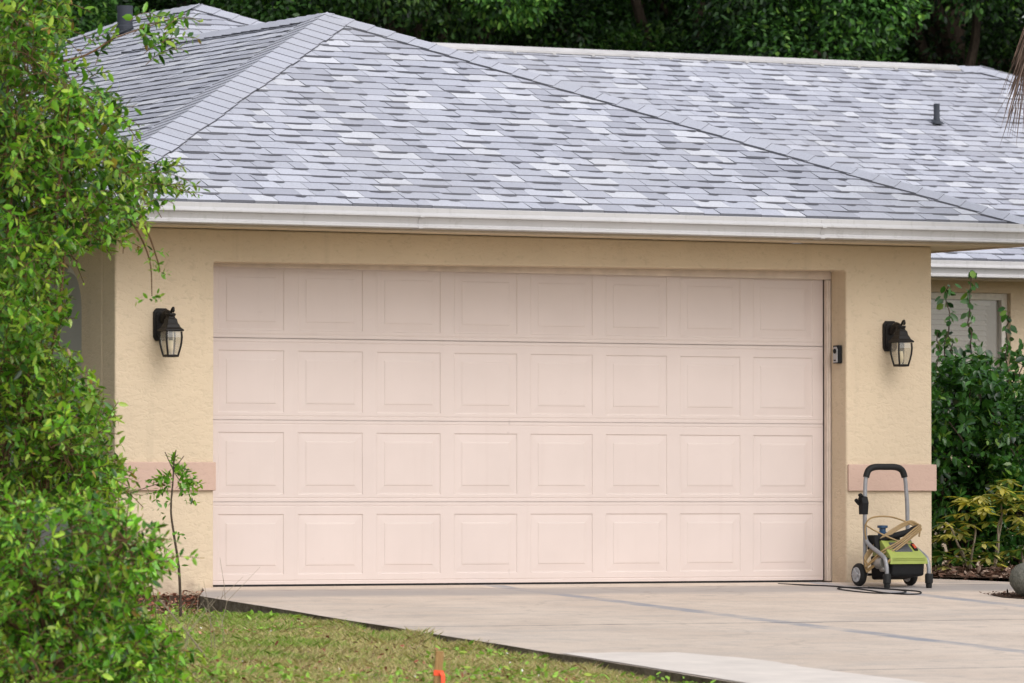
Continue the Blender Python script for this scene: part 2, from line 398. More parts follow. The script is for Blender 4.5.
# driveway: apron before the door, sloping slabs, walk to the right
def edge_x(y): return -2.70 + 0.059 * min(y, 0) if y < -0.94 else -2.756 + 0.54 * (y + 0.95)
mb = MB(); ys = [-0.45] + [-0.45 - 0.5 * k for k in range(1, 60)]; jy = 0
rr = random.Random(3)
jit = {y: rr.uniform(-0.012, 0.012) for y in ys}
for a, b in zip(ys[:-1], ys[1:]):
    xa, xb = edge_x(a) + jit[a], edge_x(b) + jit[b]; za, zb = SL * a, SL * b
    ra = 8.5 if a > -1.3 else 2.86; rb = ra
    n = 12
    for i in range(n):
        p = lambda x0, x1, k: x0 + (x1 - x0) * k / n
        mb.add([(p(xa, ra, i), a, za), (p(xa, ra, i + 1), a, za), (p(xb, rb, i + 1), b, zb), (p(xb, rb, i), b, zb)], [(0, 3, 2, 1)], 0)
    mb.add([(xa, a, za), (xb, b, zb), (xb - .004, b, zb - 0.30), (xa - .004, a, za - 0.30)], [(0, 1, 2, 3)], 1)
    mb.add([(ra, a, za), (rb, b, zb), (rb, b, zb - 0.22), (ra, a, za - 0.22)], [(3, 2, 1, 0)], 1)
# floor slab under the door and in front of it
mb.box(-2.32, 2.468, -0.25, 0.30, -0.25, -0.004, 0)
mb.add([(3.17, -0.45, -0.020), (8.5, -0.45, -0.020), (8.5, -0.35, -0.016), (3.95, -0.35, -0.016), (3.80, 0.7, 0.0), (3.17, 0.7, 0.0)], [(0, 1, 2, 3, 4, 5)], 0)
mb.add([(-2.486, -0.45, -0.0202), (3.17, -0.45, -0.0202), (3.17, -0.2495, -0.0045), (-2.40, -0.2495, -0.0045)], [(0, 1, 2, 3)], 0)
mb.add([(-2.486, -0.45, -0.0202), (-2.40, -0.2495, -0.0045), (-2.40, -0.2495, -0.3), (-2.486, -0.45, -0.3)], [(0, 1, 2, 3)], 1)
struct(mb.build('driveway', [M['concrete'], M['slabside']], fix=False))
mb = MB(); q = [(-3.07, -6.15), (-2.35, -6.25), (-2.18, -6.9), (-2.25, -7.6), (-2.2, -8.6), (-2.25, -10.5), (-3.31, -10.5), (-3.17, -8.1)]
q2 = []
for (x0, y0), (x1, y1) in zip(q, q[1:] + q[:1]):
    for k in range(6):
        t = k / 6; q2.append((x0 + (x1 - x0) * t + rr.uniform(-.02, .02), y0 + (y1 - y0) * t + rr.uniform(-.03, .03)))
q = [(max(x, edge_x(y) + 0.015), y) for x, y in q2]
mb.add([(x, y, SL * y + 0.005) for x, y in q], [tuple(range(len(q)))[::-1]])
struct(mb.build('pale_driveway_patch', M['newconcrete'], fix=False))

# mulch bed beside the house, small bed by the pot
def sheet(name, pts, mat, z):
    mb = MB(); mb.add([(x, y, z if not callable(z) else z(x, y)) for x, y in pts], [tuple(range(len(pts)))]); return struct(mb.build(name, mat, fix=False))
sheet('mulch_bed', [(3.80, 0.72), (3.95, -0.34), (9, -0.34), (9, 4.84), (3.18, 4.84), (3.18, 0.72)], M['mulchsoil'], 0.012)
sheet('pot_bed', [(2.74, -1.62), (2.66, -1.9), (2.76, -2.2), (3.1, -2.55), (4.0, -2.6), (4.0, -1.45), (3.0, -1.45)], M['mulchsoil'], lambda x, y: SL * y + 0.006)
sheet('litter_bed', [(-3.9, -0.26), (-2.42, -0.26), (-2.76, -0.95), (-2.84, -2.2), (-3.1, -2.45), (-3.6, -2.1), (-4.0, -1.2)], M['mulchsoil'], lambda x, y: float(lawn_z(x, y)) - 0.004)

# ------------------------------------------------------------------ HOUSE
house = thing('house', 'single-storey beige stucco house with grey shingle hip roof and wide pink garage door', 'house', (0, 0, 0))
WT = 2.312
mb = MB()
mb.prism([(-3.024, -0.32), (-2.324, -0.32), (-2.324, 2.098), (2.472, 2.135), (2.472, -0.32), (3.168, -0.32), (3.168, WT), (-3.024, WT)], 'y', -0.25, -0.05)
mb.build('wall', M['stucco'], house, bevel=0.012)
# left side wall with a round-cornered opening
arc = [(0.285 + 0.30 - 0.30 * math.cos(a), 1.80 + 0.30 * math.sin(a)) for a in np.linspace(0, math.pi / 2, 9)]
arc2 = [(2.6 + 0.30 * math.sin(a), 1.80 + 0.30 * math.cos(a)) for a in np.linspace(0, math.pi / 2, 9)]
mb = MB(); mb.prism([(-0.047, -0.32), (0.285, -0.32)] + arc + arc2 + [(2.90, -0.32), (12.4, -0.32), (12.4, WT), (-0.047, WT)], 'x', -3.024, -2.824)
mb.build('wall', M['stucco'], house, bevel=0.012)
mb = MB(); mb.box(2.97, 3.168, -0.047, 4.848, -0.32, WT); mb.build('wall', M['stucco'], house)
WX0, WX1, WZ0, WZ1 = 5.15, 7.20, 0.95, 2.22
mb = MB()
mb.box(3.171, WX0, 4.85, 5.05, -0.32, 2.36); mb.box(WX1, 13.4, 4.85, 5.05, -0.32, 2.36)
mb.box(WX0, WX1, 4.85, 5.05, -0.32, WZ0); mb.box(WX0, WX1, 4.85, 5.05, WZ1, 2.36)
mb.build('wall', M['stucco'], house)
mb = MB(); mb.box(-2.82, 13.4, 12.2, 12.4, -0.32, WT); mb.box(13.2, 13.4, 5.053, 12.197, -0.32, WT); mb.build('wall', M['stucco'], house)
# accent bands
mb = MB(); mb.box(-3.046, -2.318, -0.273, -0.252, 0.622, 0.805); mb.box(-3.046, -3.026, -0.252, 0.27, 0.622, 0.805); mb.build('accent_band', M['band'], house, bevel=0.005)
mb = MB(); mb.box(2.478, 3.192, -0.273, -0.252, 0.622, 0.805); mb.box(3.170, 3.192, -0.252, 4.8, 0.622, 0.805); mb.build('accent_band', M['band'], house, bevel=0.005)

# garage door: four embossed sections
DX0, DX1 = -2.285, 2.438; SEC = 0.535
door = MB(); door.box(DX0, DX1, 0.028, 0.05, 0.016, 2.14)
door = door.build('garage_door', M['door'], house)
cols = [(-1.697 + 0.579 * (k - 1) + 0.0 - 0.49, -1.697 + 0.579 * (k - 1)) for k in range(1, 9)]
# right edges measured left to right at 0.579 m pitch
cols = [(xr - 0.478, xr) for xr in [-1.697 + 0.579 * k for k in range(8)]]
def door_section(k):
    mb = MB(); z0 = 0.016 + SEC * k; z1 = z0 + SEC - (0.003 if k == 2 else 0.0016)
    if k == 0: z0 -= 0.006
    za, zb = 0.535 * k + 0.062 + (0.012 if k == 0 else 0), 0.535 * (k + 1) - 0.066
    xs = [DX0] + [v for c in cols for v in c] + [DX1]; y = 0.0
    # flush rails and stiles; a shallow rib along the top and bottom rail of each section
    ribs = [z0, z0 + 0.022, z0 + 0.026, z0 + 0.030]
    def strip(x0, x1, a, b, ya=0.0, yb=0.0): mb.add([(x0, ya, a), (x1, ya, a), (x1, yb, b), (x0, yb, b)], [(0, 1, 2, 3)])
    strip(DX0, DX1, z0, z0 + 0.020); strip(DX0, DX1, z0 + 0.020, z0 + 0.023, 0.0, 0.0022); strip(DX0, DX1, z0 + 0.023, z0 + 0.030, 0.0022, 0.0)
    strip(DX0, DX1, z0 + 0.030, za)
    strip(DX0, DX1, zb, z1 - 0.030); strip(DX0, DX1, z1 - 0.030, z1 - 0.027, 0.0, 0.0022); strip(DX0, DX1, z1 - 0.027, z1 - 0.020, 0.0022, 0.0)
    strip(DX0, DX1, z1 - 0.020, z1 - 0.004); strip(DX0, DX1, z1 - 0.003, z1, 0.0, 0.003)
    mb.add([(DX0, 0, z0), (DX1, 0, z0), (DX1, 0.028, z0), (DX0, 0.028, z0)], [(0, 1, 2, 3)])
    mb.add([(DX0, 0.003, z1), (DX1, 0.003, z1), (DX1, 0.028, z1), (DX0, 0.028, z1)], [(3, 2, 1, 0)])
    for x in (DX0, DX1): mb.add([(x, 0, z0), (x, 0.028, z0), (x, 0.028, z1), (x, 0, z1)], [(0, 1, 2, 3)])
    for i in range(0, len(xs) - 1, 2): strip(xs[i], xs[i + 1], za, zb)
    for (a, b) in cols:
        rings = [(0.0, 0.0), (0.005, 0.0046), (0.013, 0.0052), (0.058, 0.0022), (0.061, 0.0000), (0.070, -0.0008)]
        prev = None
        for (ins, dy) in rings:
            cur = [(a + ins, dy, za + ins), (b - ins, dy, za + ins), (b - ins, dy, zb - ins), (a + ins, dy, zb - ins)]
            if prev is not None:
                for i in range(4): mb.add([prev[i], prev[(i + 1) % 4], cur[(i + 1) % 4], cur[i]], [(0, 1, 2, 3)])
            prev = cur
        mb.add(prev, [(0, 1, 2, 3)])
    return mb.build('door_section', M['door'], door, fix=True)
for k in range(4): door_section(k)
mb = MB(); mb.box(DX0, DX1, 0.004, 0.026, -0.0035, 0.0115); mb.build('bottom_seal', M['rubber'], door)
mb = MB()
mb.box(2.443, 2.52, -0.047, -0.004, 0.003, 2.075); mb.box(2.452, 2.466, -0.055, -0.048, 0.003, 2.07)
mb.box(-2.38, -2.29, -0.047, -0.004, 0.003, 2.075); mb.box(-2.38, 2.52, -0.047, -0.004, 2.078, 2.20)
mb.build('door_trim', M['trim'], door, bevel=0.004)

# ---- roof: upper envelope of hip volumes, every shingle tab modelled
PT = 0.432; ZE = 2.462; CS = math.sqrt(1 + PT * PT)
def clip(poly, region):
    """Sutherland-Hodgman against a convex counter-clockwise region"""
    out = poly
    for i in range(len(region)):
        (ax, ay), (bx, by) = region[i], region[(i + 1) % len(region)]; inp = out; out = []
        if not inp: break
        side = lambda p: (bx - ax) * (p[1] - ay) - (by - ay) * (p[0] - ax)
        for j in range(len(inp)):
            p, q = inp[j - 1], inp[j]; sp, sq = side(p), side(q)
            if (sp >= 0) != (sq >= 0):
                t = sp / (sp - sq); out.append((p[0] + (q[0] - p[0]) * t, p[1] + (q[1] - p[1]) * t))
            if sq >= 0: out.append(q)
    return out
TONE = [((0.375, 0.386, 0.450), 0.22), ((0.430, 0.443, 0.512), 0.38), ((0.480, 0.493, 0.560), 0.22), ((0.555, 0.565, 0.618), 0.17)]
def tone(r):
    q = r.random() * sum(p for _, p in TONE)
    for c, p in TONE:
        q -= p
        if q <= 0: break
    f = r.uniform(0.95, 1.06); return tuple(v * f for v in c)
roof = MB()
def shingle_plane(plan, eave_pt, up, seed, shingles=True):
    """plan: corners (x, y) of the slope; up: horizontal unit direction of steepest rise; eave_pt on the eave line at z = ZE"""
    r = random.Random(seed)
    ux, uy = up; ex, ey = uy, -ux                 # eave direction
    def zof(x, y): return ZE + PT * ((x - eave_pt[0]) * ux + (y - eave_pt[1]) * uy)
    nrm = Vector((-PT * ux, -PT * uy, 1)).normalized()
    def uv(p): return ((p[0] - eave_pt[0]) * ex + (p[1] - eave_pt[1]) * ey, ((p[0] - eave_pt[0]) * ux + (p[1] - eave_pt[1]) * uy) * CS)
    def xyz(u, v, off=0.0):
        h = v / CS; x = eave_pt[0] + ex * u + ux * h; y = eave_pt[1] + ey * u + uy * h
        return (x + nrm.x * off, y + nrm.y * off, zof(x, y) + nrm.z * off)
    reg = [uv(p) for p in plan]
    area = sum(reg[i][0] * reg[(i + 1) % len(reg)][1] - reg[(i + 1) % len(reg)][0] * reg[i][1] for i in range(len(reg)))
    if area < 0: reg = reg[::-1]
    roof.add([xyz(u, v, -0.012) for u, v in reg], [tuple(range(len(reg)))], 1)
    if not shingles: return
    umin, umax = min(p[0] for p in reg), max(p[0] for p in reg); vmax = max(p[1] for p in reg)
    E = 0.1295
    for k in range(int(vmax / E) + 1):
        v0 = k * E; u = umin - r.uniform(0, 0.4); ztop = v0 + E; last = 0
        while u < umax:
            w = r.choice([0.10, 0.14, 0.18, 0.22, 0.26, 0.30]) * r.uniform(0.9, 1.1)
            poly = clip([(u + 0.0035, v0), (u + w, v0), (u + w, v0 + E + 0.012), (u + 0.0035, v0 + E + 0.012)], reg)
            ua = u; u += w
            if len(poly) < 3: continue
            t = r.choice([0.0055, 0.0075, 0.010]) + r.uniform(-0.001, 0.001)
            col = tone(r)
            if col[0] > 0.52 and last > 0.52: col = tone(r)
            last = col[0]; n = len(poly); dv = r.uniform(-0.004, 0.004)
            top = [xyz(a, b + (dv if abs(b - v0) < 1e-6 and k > 0 else 0), t * (1 - (b - v0) / (E + 0.012)) + 0.001) for a, b in poly]
            bot = [xyz(a, b, -0.008) for a, b in poly]
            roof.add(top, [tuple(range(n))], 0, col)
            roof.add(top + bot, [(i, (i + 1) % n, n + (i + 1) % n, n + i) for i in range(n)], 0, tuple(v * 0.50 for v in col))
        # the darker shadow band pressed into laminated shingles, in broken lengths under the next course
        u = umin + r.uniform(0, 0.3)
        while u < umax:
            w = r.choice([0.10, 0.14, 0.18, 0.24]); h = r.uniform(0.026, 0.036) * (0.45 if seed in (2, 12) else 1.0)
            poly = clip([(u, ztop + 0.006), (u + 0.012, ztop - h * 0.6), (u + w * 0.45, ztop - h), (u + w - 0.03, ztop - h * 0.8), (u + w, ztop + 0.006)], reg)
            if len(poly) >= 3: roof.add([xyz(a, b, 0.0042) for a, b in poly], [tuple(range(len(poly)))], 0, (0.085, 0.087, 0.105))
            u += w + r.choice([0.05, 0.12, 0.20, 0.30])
GX0, GX1, GY0 = -3.56, 3.64, -0.77; GA = (0.04, 2.83)
WA = (1.02, 7.02); WB = (1.02, 8.17); MY = 4.35; MR = (9.47, 8.76)
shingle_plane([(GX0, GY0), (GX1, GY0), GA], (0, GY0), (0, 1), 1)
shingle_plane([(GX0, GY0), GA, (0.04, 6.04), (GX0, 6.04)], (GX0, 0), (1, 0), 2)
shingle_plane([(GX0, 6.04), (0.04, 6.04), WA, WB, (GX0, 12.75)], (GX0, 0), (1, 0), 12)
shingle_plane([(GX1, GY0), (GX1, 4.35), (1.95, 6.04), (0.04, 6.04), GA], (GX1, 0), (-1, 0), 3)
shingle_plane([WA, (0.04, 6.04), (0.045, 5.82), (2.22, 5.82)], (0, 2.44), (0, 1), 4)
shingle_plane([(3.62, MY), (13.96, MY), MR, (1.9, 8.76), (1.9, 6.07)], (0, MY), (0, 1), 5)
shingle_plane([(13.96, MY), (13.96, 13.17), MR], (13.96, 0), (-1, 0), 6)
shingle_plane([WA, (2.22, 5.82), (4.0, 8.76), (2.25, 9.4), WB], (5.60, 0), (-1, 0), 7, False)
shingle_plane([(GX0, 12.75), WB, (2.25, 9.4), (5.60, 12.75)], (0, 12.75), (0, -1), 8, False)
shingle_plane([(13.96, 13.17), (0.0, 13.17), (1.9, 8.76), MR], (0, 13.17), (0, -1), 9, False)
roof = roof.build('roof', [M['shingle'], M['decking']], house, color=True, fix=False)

def zplane(p, eave, up): return ZE + PT * ((p[0] - eave[0]) * up[0] + (p[1] - eave[1]) * up[1])
def caps(name, p0, p1, na, nb, seed, step=0.16, wing=0.15, lift=0.004):
    """cap shingles bent over a hip or ridge, from low end p0 to high end p1"""
    r = random.Random(seed); p0, p1 = Vector(p0), Vector(p1); h = (p1 - p0); Lh = h.length; h.normalize()
    ws = []
    for n in (na, nb):
        n = Vector(n).normalized(); w = h.cross(n); w = w if w.z < 0 else -w
        ws.append((w.normalized(), n))
    up = (ws[0][1] + ws[1][1]).normalized(); mb = MB(); t = 0.0
    while t < Lh:
        a = p0 + h * t; b = p0 + h * min(t + step + 0.03, Lh); la, lb = 0.024 + lift, 0.017 + lift
        f = r.uniform(0.96, 1.05); col = tuple(v * f for v in (0.425, 0.437, 0.502)); sh = r.uniform(-0.008, 0.008)
        A = a + up * la; B = b + up * lb
        for (w, n) in ws:
            A2 = a + w * (wing + sh) + n * (la - 0.006); B2 = b + w * (wing + sh) + n * (lb - 0.006)
            mb.add([A, A2, B2, B], [(0, 1, 2, 3)], 0, col)
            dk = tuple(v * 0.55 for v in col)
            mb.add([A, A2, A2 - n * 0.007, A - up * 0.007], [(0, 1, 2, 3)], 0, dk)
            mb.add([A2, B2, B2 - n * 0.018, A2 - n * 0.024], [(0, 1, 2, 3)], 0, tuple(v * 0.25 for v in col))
        t += step
    return mb.build(name, M['shingle'], roof, color=True, fix=False)
ZA = ZE + PT * 3.6; NF = (0, -PT, 1); NL = (-PT, 0, 1); NR = (PT, 0, 1)
ZW = ZE + PT * 4.58; ZM = ZE + PT * 4.41
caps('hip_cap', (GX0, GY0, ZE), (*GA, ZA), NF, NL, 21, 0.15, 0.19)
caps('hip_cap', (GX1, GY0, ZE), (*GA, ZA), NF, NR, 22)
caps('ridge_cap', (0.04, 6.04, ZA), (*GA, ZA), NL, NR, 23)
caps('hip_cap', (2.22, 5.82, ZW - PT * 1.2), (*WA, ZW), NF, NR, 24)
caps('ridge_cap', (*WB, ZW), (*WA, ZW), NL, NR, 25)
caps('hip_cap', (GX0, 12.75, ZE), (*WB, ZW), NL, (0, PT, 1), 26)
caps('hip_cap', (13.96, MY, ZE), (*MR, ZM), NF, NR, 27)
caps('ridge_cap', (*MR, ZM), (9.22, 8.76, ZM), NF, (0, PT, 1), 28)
# metal ridge vent along the main ridge
mb = MB(); mb.prism([(-0.105, -0.022), (-0.095, -0.022), (-0.03, 0.014), (0.03, 0.014), (0.095, -0.022), (0.105, -0.022), (0.108, -0.004), (0.035, 0.034), (-0.035, 0.034), (-0.108, -0.004)], 'x', 2.6, 9.2)
ob = mb.build('ridge_vent', M['ventmetal'], roof); ob.location = (0, 8.76, ZM - 0.008)
for k in range(17):
    mb = MB(); mb.box(2.8 + 0.38 * k, 2.83 + 0.38 * k, -0.130, -0.100, -0.036, -0.0225); mb.build('vent_clip', M['gutter'], ob)
# vent pipes: narrow one on the right slope, wide one on the left
def pipe(c, r, h, mat):
    mb = MB(); mb.lathe([(r * 1.12, -0.1), (r * 1.12, 0.05), (r, 0.055), (r, h), (r * 0.82, h), (r * 0.82, h - 0.06), (0.001, h - 0.06)], c, 20)
    z = c[2]; s = r * 2.1
    o = mb.build('vent_pipe', mat, roof, smooth=True); return o
pipe((8.10, 7.34, 3.755), 0.026, 0.175, M['ventgrey']); pipe((0.57, 7.46, 4.252), 0.062, 0.21, M['ventgrey'])
def flash(c, n, s):
    n = Vector(n).normalized(); mb = MB(); u = Vector((0, 1, 0)) if abs(n.x) > 0.1 else Vector((1, 0, 0)); w = n.cross(u)
    c = Vector(c) + n * 0.024; mb.add([c + u * a * s + w * b * s for a, b in ((-1, -1), (1, -1), (1, 1), (-1, 1))] + [c + u * a * s * .6 + w * b * s * .6 + n * .012 for a, b in ((-1, -1), (1, -1), (1, 1), (-1, 1))],
        [(4, 5, 6, 7), (0, 1, 5, 4), (1, 2, 6, 5), (2, 3, 7, 6), (3, 0, 4, 7)]); return mb.build('pipe_flashing', M['ventgrey'], roof)
flash((8.10, 7.34, 3.753), NF, 0.05); flash((0.57, 7.46, 4.246), NL, 0.08)

# ---- eaves: fascia, soffit, gutters
mb = MB()
mb.box(GX0 + 0.02, GX1 - 0.02, -0.745, -0.722, 2.302, 2.440); mb.box(GX0 + 0.02, GX0 + 0.043, -0.719, 12.8, 2.302, 2.440)
mb.box(GX1 - 0.043, GX1 - 0.02, -0.719, 4.395, 2.302, 2.440); mb.box(GX1 - 0.017, 13.9, 4.372, 4.395, 2.302, 2.440)
mb.build('fascia', M['fascia'], house, bevel=0.003)
mb = MB()
mb.box(GX0 + 0.046, GX1 - 0.046, -0.719, -0.253, 2.313, 2.325); mb.box(GX0 + 0.046, -3.027, -0.25, 12.8, 2.313, 2.325)
mb.box(3.171, GX1 - 0.046, -0.25, 4.84, 2.313, 2.325); mb.box(GX1 - 0.043, 13.9, 4.398, 4.846, 2.313, 2.325)
mb.build('soffit', M['soffit'], house)
GP = [(0.0, -0.002), (0.010, -0.002), (0.012, -0.09), (0.085, -0.09), (0.098, -0.004), (0.104, 0.0), (0.110, -0.004), (0.110, -0.030), (0.122, -0.042), (0.128, -0.050), (0.128, -0.058),
      (0.112, -0.066), (0.100, -0.085), (0.092, -0.103), (0.094, -0.109), (0.106, -0.117), (0.107, -0.128), (0.100, -0.133), (0.0, -0.133)]
def gutter(x0, x1, yb, z, dz):
    mb = MB(); n = 26
    for k in range(n):                                              # slight fall along the run
        pass
    mb.prism([(yb - o, z + h) for o, h in GP], 'x', x0, x1)
    o = mb.build('gutter', M['gutter'], house)
    for v in o.data.vertices: v.co.z += dz * (v.co.x - x0) / (x1 - x0)
    return o
for jx in (-1.15, 1.9):
    mb = MB(); mb.prism([(-0.748 - o * 1.012 - (0.0015 if o > 0.02 else -0.004), 2.447 + h - (0.0015 if h < -0.05 else 0)) for o, h in GP], 'x', jx, jx + 0.03); mb.build('gutter_joint', M['gutter'], house)
gutter(GX0 - 0.10, GX1 + 0.03, -0.748, 2.448, 0.004); gutter(GX1 + 0.06, 13.95, 4.369, 2.444, 0.012)
mb = MB(); mb.prism([(GX0 + 0.017 - o, 2.447 + h) for o, h in GP], 'y', -0.745, 12.8); mb.build('gutter', M['gutter'], house)

# ---- right window with blind, left round-cornered window
w = MB(); t = 0.055
w.box(WX0, WX0 + t, 4.90, 4.97, WZ0, WZ1); w.box(WX1 - t, WX1, 4.90, 4.97, WZ0, WZ1)
w.box(WX0 + t, WX1 - t, 4.90, 4.97, WZ1 - t, WZ1); w.box(WX0 + t, WX1 - t, 4.90, 4.97, WZ0, WZ0 + t)
w.box(WX0 + t, WX1 - t, 4.925, 4.955, 1.57, 1.61)
win = w.build('window', M['winwhite'], house, bevel=0.004)
mb = MB()
for k in range(26):
    z = 1.03 + k * 0.0425; mb.add([(WX0 + 0.12, 5.0, z), (WX1 - 0.13, 5.0, z), (WX1 - 0.13, 5.035, z + 0.040), (WX0 + 0.12, 5.035, z + 0.040)], [(0, 1, 2, 3)])
mb.box(WX0 + 0.1, WX1 - 0.11, 4.985, 5.03, 2.125, 2.16)
mb.build('blind', M['blind'], win, fix=False)
mb = MB(); mb.box(WX0 - 0.02, WX1 + 0.02, 5.06, 5.08, WZ0 - 0.02, WZ1 + 0.02); mb.build('window_recess', M['windark'], win)
mb = MB(); mb.box(WX0 + t, WX1 - t, 4.94, 4.945, WZ0 + t, WZ1 - t); mb.build('glass', M['glass'], win)
ins = 0.0
mb = MB(); mb.prism([(0.24, -0.3), (0.24, 2.13), (2.95, 2.13), (2.95, -0.3)], 'x', -2.90, -2.86); aw = mb.build('window', M['shade'], house)
mb = MB(); ring = [(y, z) for y, z in [(0.288, 0.02)] + [(y + .003, z - .003) for y, z in arc]]; inner = [(y + 0.05, min(z, z - 0.0) - 0.045) for y, z in ring]; inner[0] = (0.338, 0.02)
n = len(ring)
for i in range(n - 1):
    vs = [(-2.965, *ring[i]), (-2.965, *ring[i + 1]), (-2.965, *inner[i + 1]), (-2.965, *inner[i]), (-2.902, *ring[i]), (-2.902, *ring[i + 1]), (-2.902, *inner[i + 1]), (-2.902, *inner[i])]
    mb.add(vs, [(0, 1, 2, 3), (0, 4, 5, 1), (3, 2, 6, 7)])
mb.build('window_frame', M['winwhite'], aw)

# ------------------------------------------------------------------ wall lanterns
def lantern(loc, label):
    t = thing('wall_lantern', label, 'wall lamp', loc, 0, 'lanterns on the garage wall')
    mb = MB(); o8 = [(-0.055, -0.075), (-0.04, -0.10), (0.04, -0.10), (0.055, -0.075), (0.055, 0.085), (0.035, 0.11), (-0.035, 0.11), (-0.055, 0.085)]
    mb.prism([(x, z + 0.02) for x, z in o8], 'y', 0.0, -0.018); mb.prism([(x * .75, z * .8 + 0.02) for x, z in o8], 'y', -0.018, -0.03)
    mb.build('back_plate', M['blackmetal'], t, bevel=0.003)
    mb = MB(); mb.tube(curve([(0, -0.03, 0.05), (0, -0.08, 0.095), (0, -0.125, 0.090), (0, -0.155, 0.03)]), [0.022] * 12 + [0.02] * 13, 10)
    mb.tube(curve([(0, -0.15, 0.085), (0, -0.170, 0.115), (0.0, -0.192, 0.128), (0, -0.200, 0.110), (0, -0.188, 0.102)]), 0.0075, 8)
    mb.build('arm', M['blackmetal'], t, smooth=True)
    q = math.pi / 4
    mb = MB(); mb.lathe([(0.028, 0.055), (0.032, 0.045), (0.045, 0.035), (0.05, 0.012), (0.060, 0.0), (0.070, -0.018), (0.090, -0.030), (0.094, -0.036), (0.090, -0.042), (0.02, -0.042)], (0, -0.155, 0.02), 4, phase=q)
    mb.lathe([(0.03, 0.075), (0.034, 0.066), (0.026, 0.052)], (0, -0.155, 0.02), 12)
    mb.build('roof_cap', M['blackmetal'], t, bevel=0.003)
    prof = [(0.070, -0.024), (0.073, -0.06), (0.069, -0.10), (0.059, -0.14), (0.048, -0.175)]
    mb = MB(); vs = []; 
    for r, h in prof:
        for k in range(4):
            a = q + k * math.pi / 2; vs.append((r * math.cos(a), -0.155 + r * math.sin(a), h))
    mb.add(vs, [(i * 4 + k, i * 4 + (k + 1) % 4, (i + 1) * 4 + (k + 1) % 4, (i + 1) * 4 + k) for i in range(4) for k in range(4)])
    mb.build('glass_pane', M['glass'], t)
    mb = MB()
    for k in range(4):
        a = q + k * math.pi / 2; mb.tube([((r + .003) * math.cos(a), -0.155 + (r + .003) * math.sin(a), h) for r, h in prof], 0.0065, 6)
    mb.lathe([(0.03, -0.188), (0.053, -0.186), (0.057, -0.180), (0.057, -0.172), (0.03, -0.170)], (0, -0.155, 0), 4, phase=q)
    mb.build('cage', M['blackmetal'], t)
    mb = MB(); mb.lathe([(0.004, -0.165), (0.012, -0.155), (0.017, -0.13), (0.015, -0.10), (0.012, -0.08)], (0, -0.155, 0), 12); mb.lathe([(0.013, -0.08), (0.013, -0.022)], (0, -0.155, 0), 10, 1)
    mb.build('bulb', [M['bulb'], M['blackmetal']], t, smooth=True)
    return t
lantern((-2.705, -0.2515, 1.662), 'black wall lantern with clear glass left of the garage door, nearest the green shrubs')
lantern((2.818, -0.2515, 1.662), 'black wall lantern with frosted-looking panes on the right pier above the pressure washer')

# ------------------------------------------------------------------ doorbell-type keypad on the right jamb
t = thing('door_camera', 'small black and silver door camera mounted on the right jamb of the garage door', 'door camera', (2.4695, -0.165, 1.56))
mb = MB(); mb.prism([(-0.034, -0.062), (0.034, -0.062), (0.036, -0.05), (0.036, 0.05), (0.034, 0.062), (-0.034, 0.062), (-0.036, 0.05), (-0.036, -0.05)], 'x', 0.0, -0.030)
body = mb.build('camera_body', M['blackplastic'], t, bevel=0.003)
mb = MB(); mb.prism([(-0.027, -0.056), (0.027, -0.056), (0.027, 0.035), (0.018, 0.052), (-0.018, 0.052), (-0.027, 0.035)], 'x', -0.0305, -0.036)
mb.build('face_plate', M['silver'], t, bevel=0.002)
mb = MB(); mb.lathe([(0.017, -0.0362), (0.017, -0.041), (0.010, -0.043)], (0, 0, 0.022), 16, axis='x'); mb.build('lens', M['blackplastic'], t)
mb = MB(); mb.box(-0.0385, -0.0362, -0.012, 0.012, -0.045, -0.037); mb.build('button', M['blackplastic'], t)

# ------------------------------------------------------------------ pressure washer
WO = (2.60, -0.62, SL * -0.62)
wz = thing('pressure_washer', 'lime green and black electric pressure washer with tall grey tube handle beside right pier', 'pressure washer', WO)
def sx(p, s): return (p[0] * s, p[1], p[2])
for s in (-1, 1):
    mb = MB()
    pts = curve([(0.165, 0.07, 0.66), (0.170, 0.065, 0.55), (0.172, 0.06, 0.36), (0.170, 0.02, 0.29), (0.168, -0.10, 0.235), (0.168, -0.18, 0.195), (0.168, -0.205, 0.14), (0.168, -0.21, 0.08)], 5)
    mb.tube([sx(p, s) for p in pts], 0.0145, 10); mb.build('frame_tube', M['steel'], wz, smooth=True)
    mb = MB(); mb.tube([sx(p, s) for p in ((0.172, 0.06, 0.37), (0.172, 0.065, 0.2), (0.165, 0.06, 0.075))], 0.0135, 10); mb.build('rear_tube', M['steel'], wz, smooth=True)
    mb = MB(); mb.lathe([(0.018, 0.0), (0.021, 0.01), (0.021, 0.03), (0.027, 0.035), (0.028, 0.09), (0.023, 0.098), (0.016, 0.10)], (0.168 * s, -0.21, -0.009), 14); mb.build('foot', M['rubber'], wz, smooth=True)
    w = MB(); w.lathe([(0.035, -0.02), (0.058, -0.024), (0.072, -0.018), (0.078, -0.008), (0.078, 0.008), (0.072, 0.018), (0.058, 0.024), (0.035, 0.02)], (0.205 * s, 0.085, 0.081), 28, axis='x')
    tw = w.build('wheel', M['rubber'], wz, smooth=True)
    mb = MB(); mb.lathe([(0.054, -0.019), (0.050, -0.026), (0.022, -0.02), (0.020, -0.030), (0.004, -0.031)], (0.205 * s, 0.085, 0.081), 20, axis='x')
    for k in range(6):
        a = k * math.pi / 3; mb.tube([(0.205 * s - 0.024, 0.085 + 0.018 * math.cos(a), 0.081 + 0.018 * math.sin(a)), (0.205 * s - 0.024, 0.085 + 0.05 * math.cos(a), 0.081 + 0.05 * math.sin(a))], 0.006, 6)
    mb.build('hub', M['hub'], tw, smooth=True)
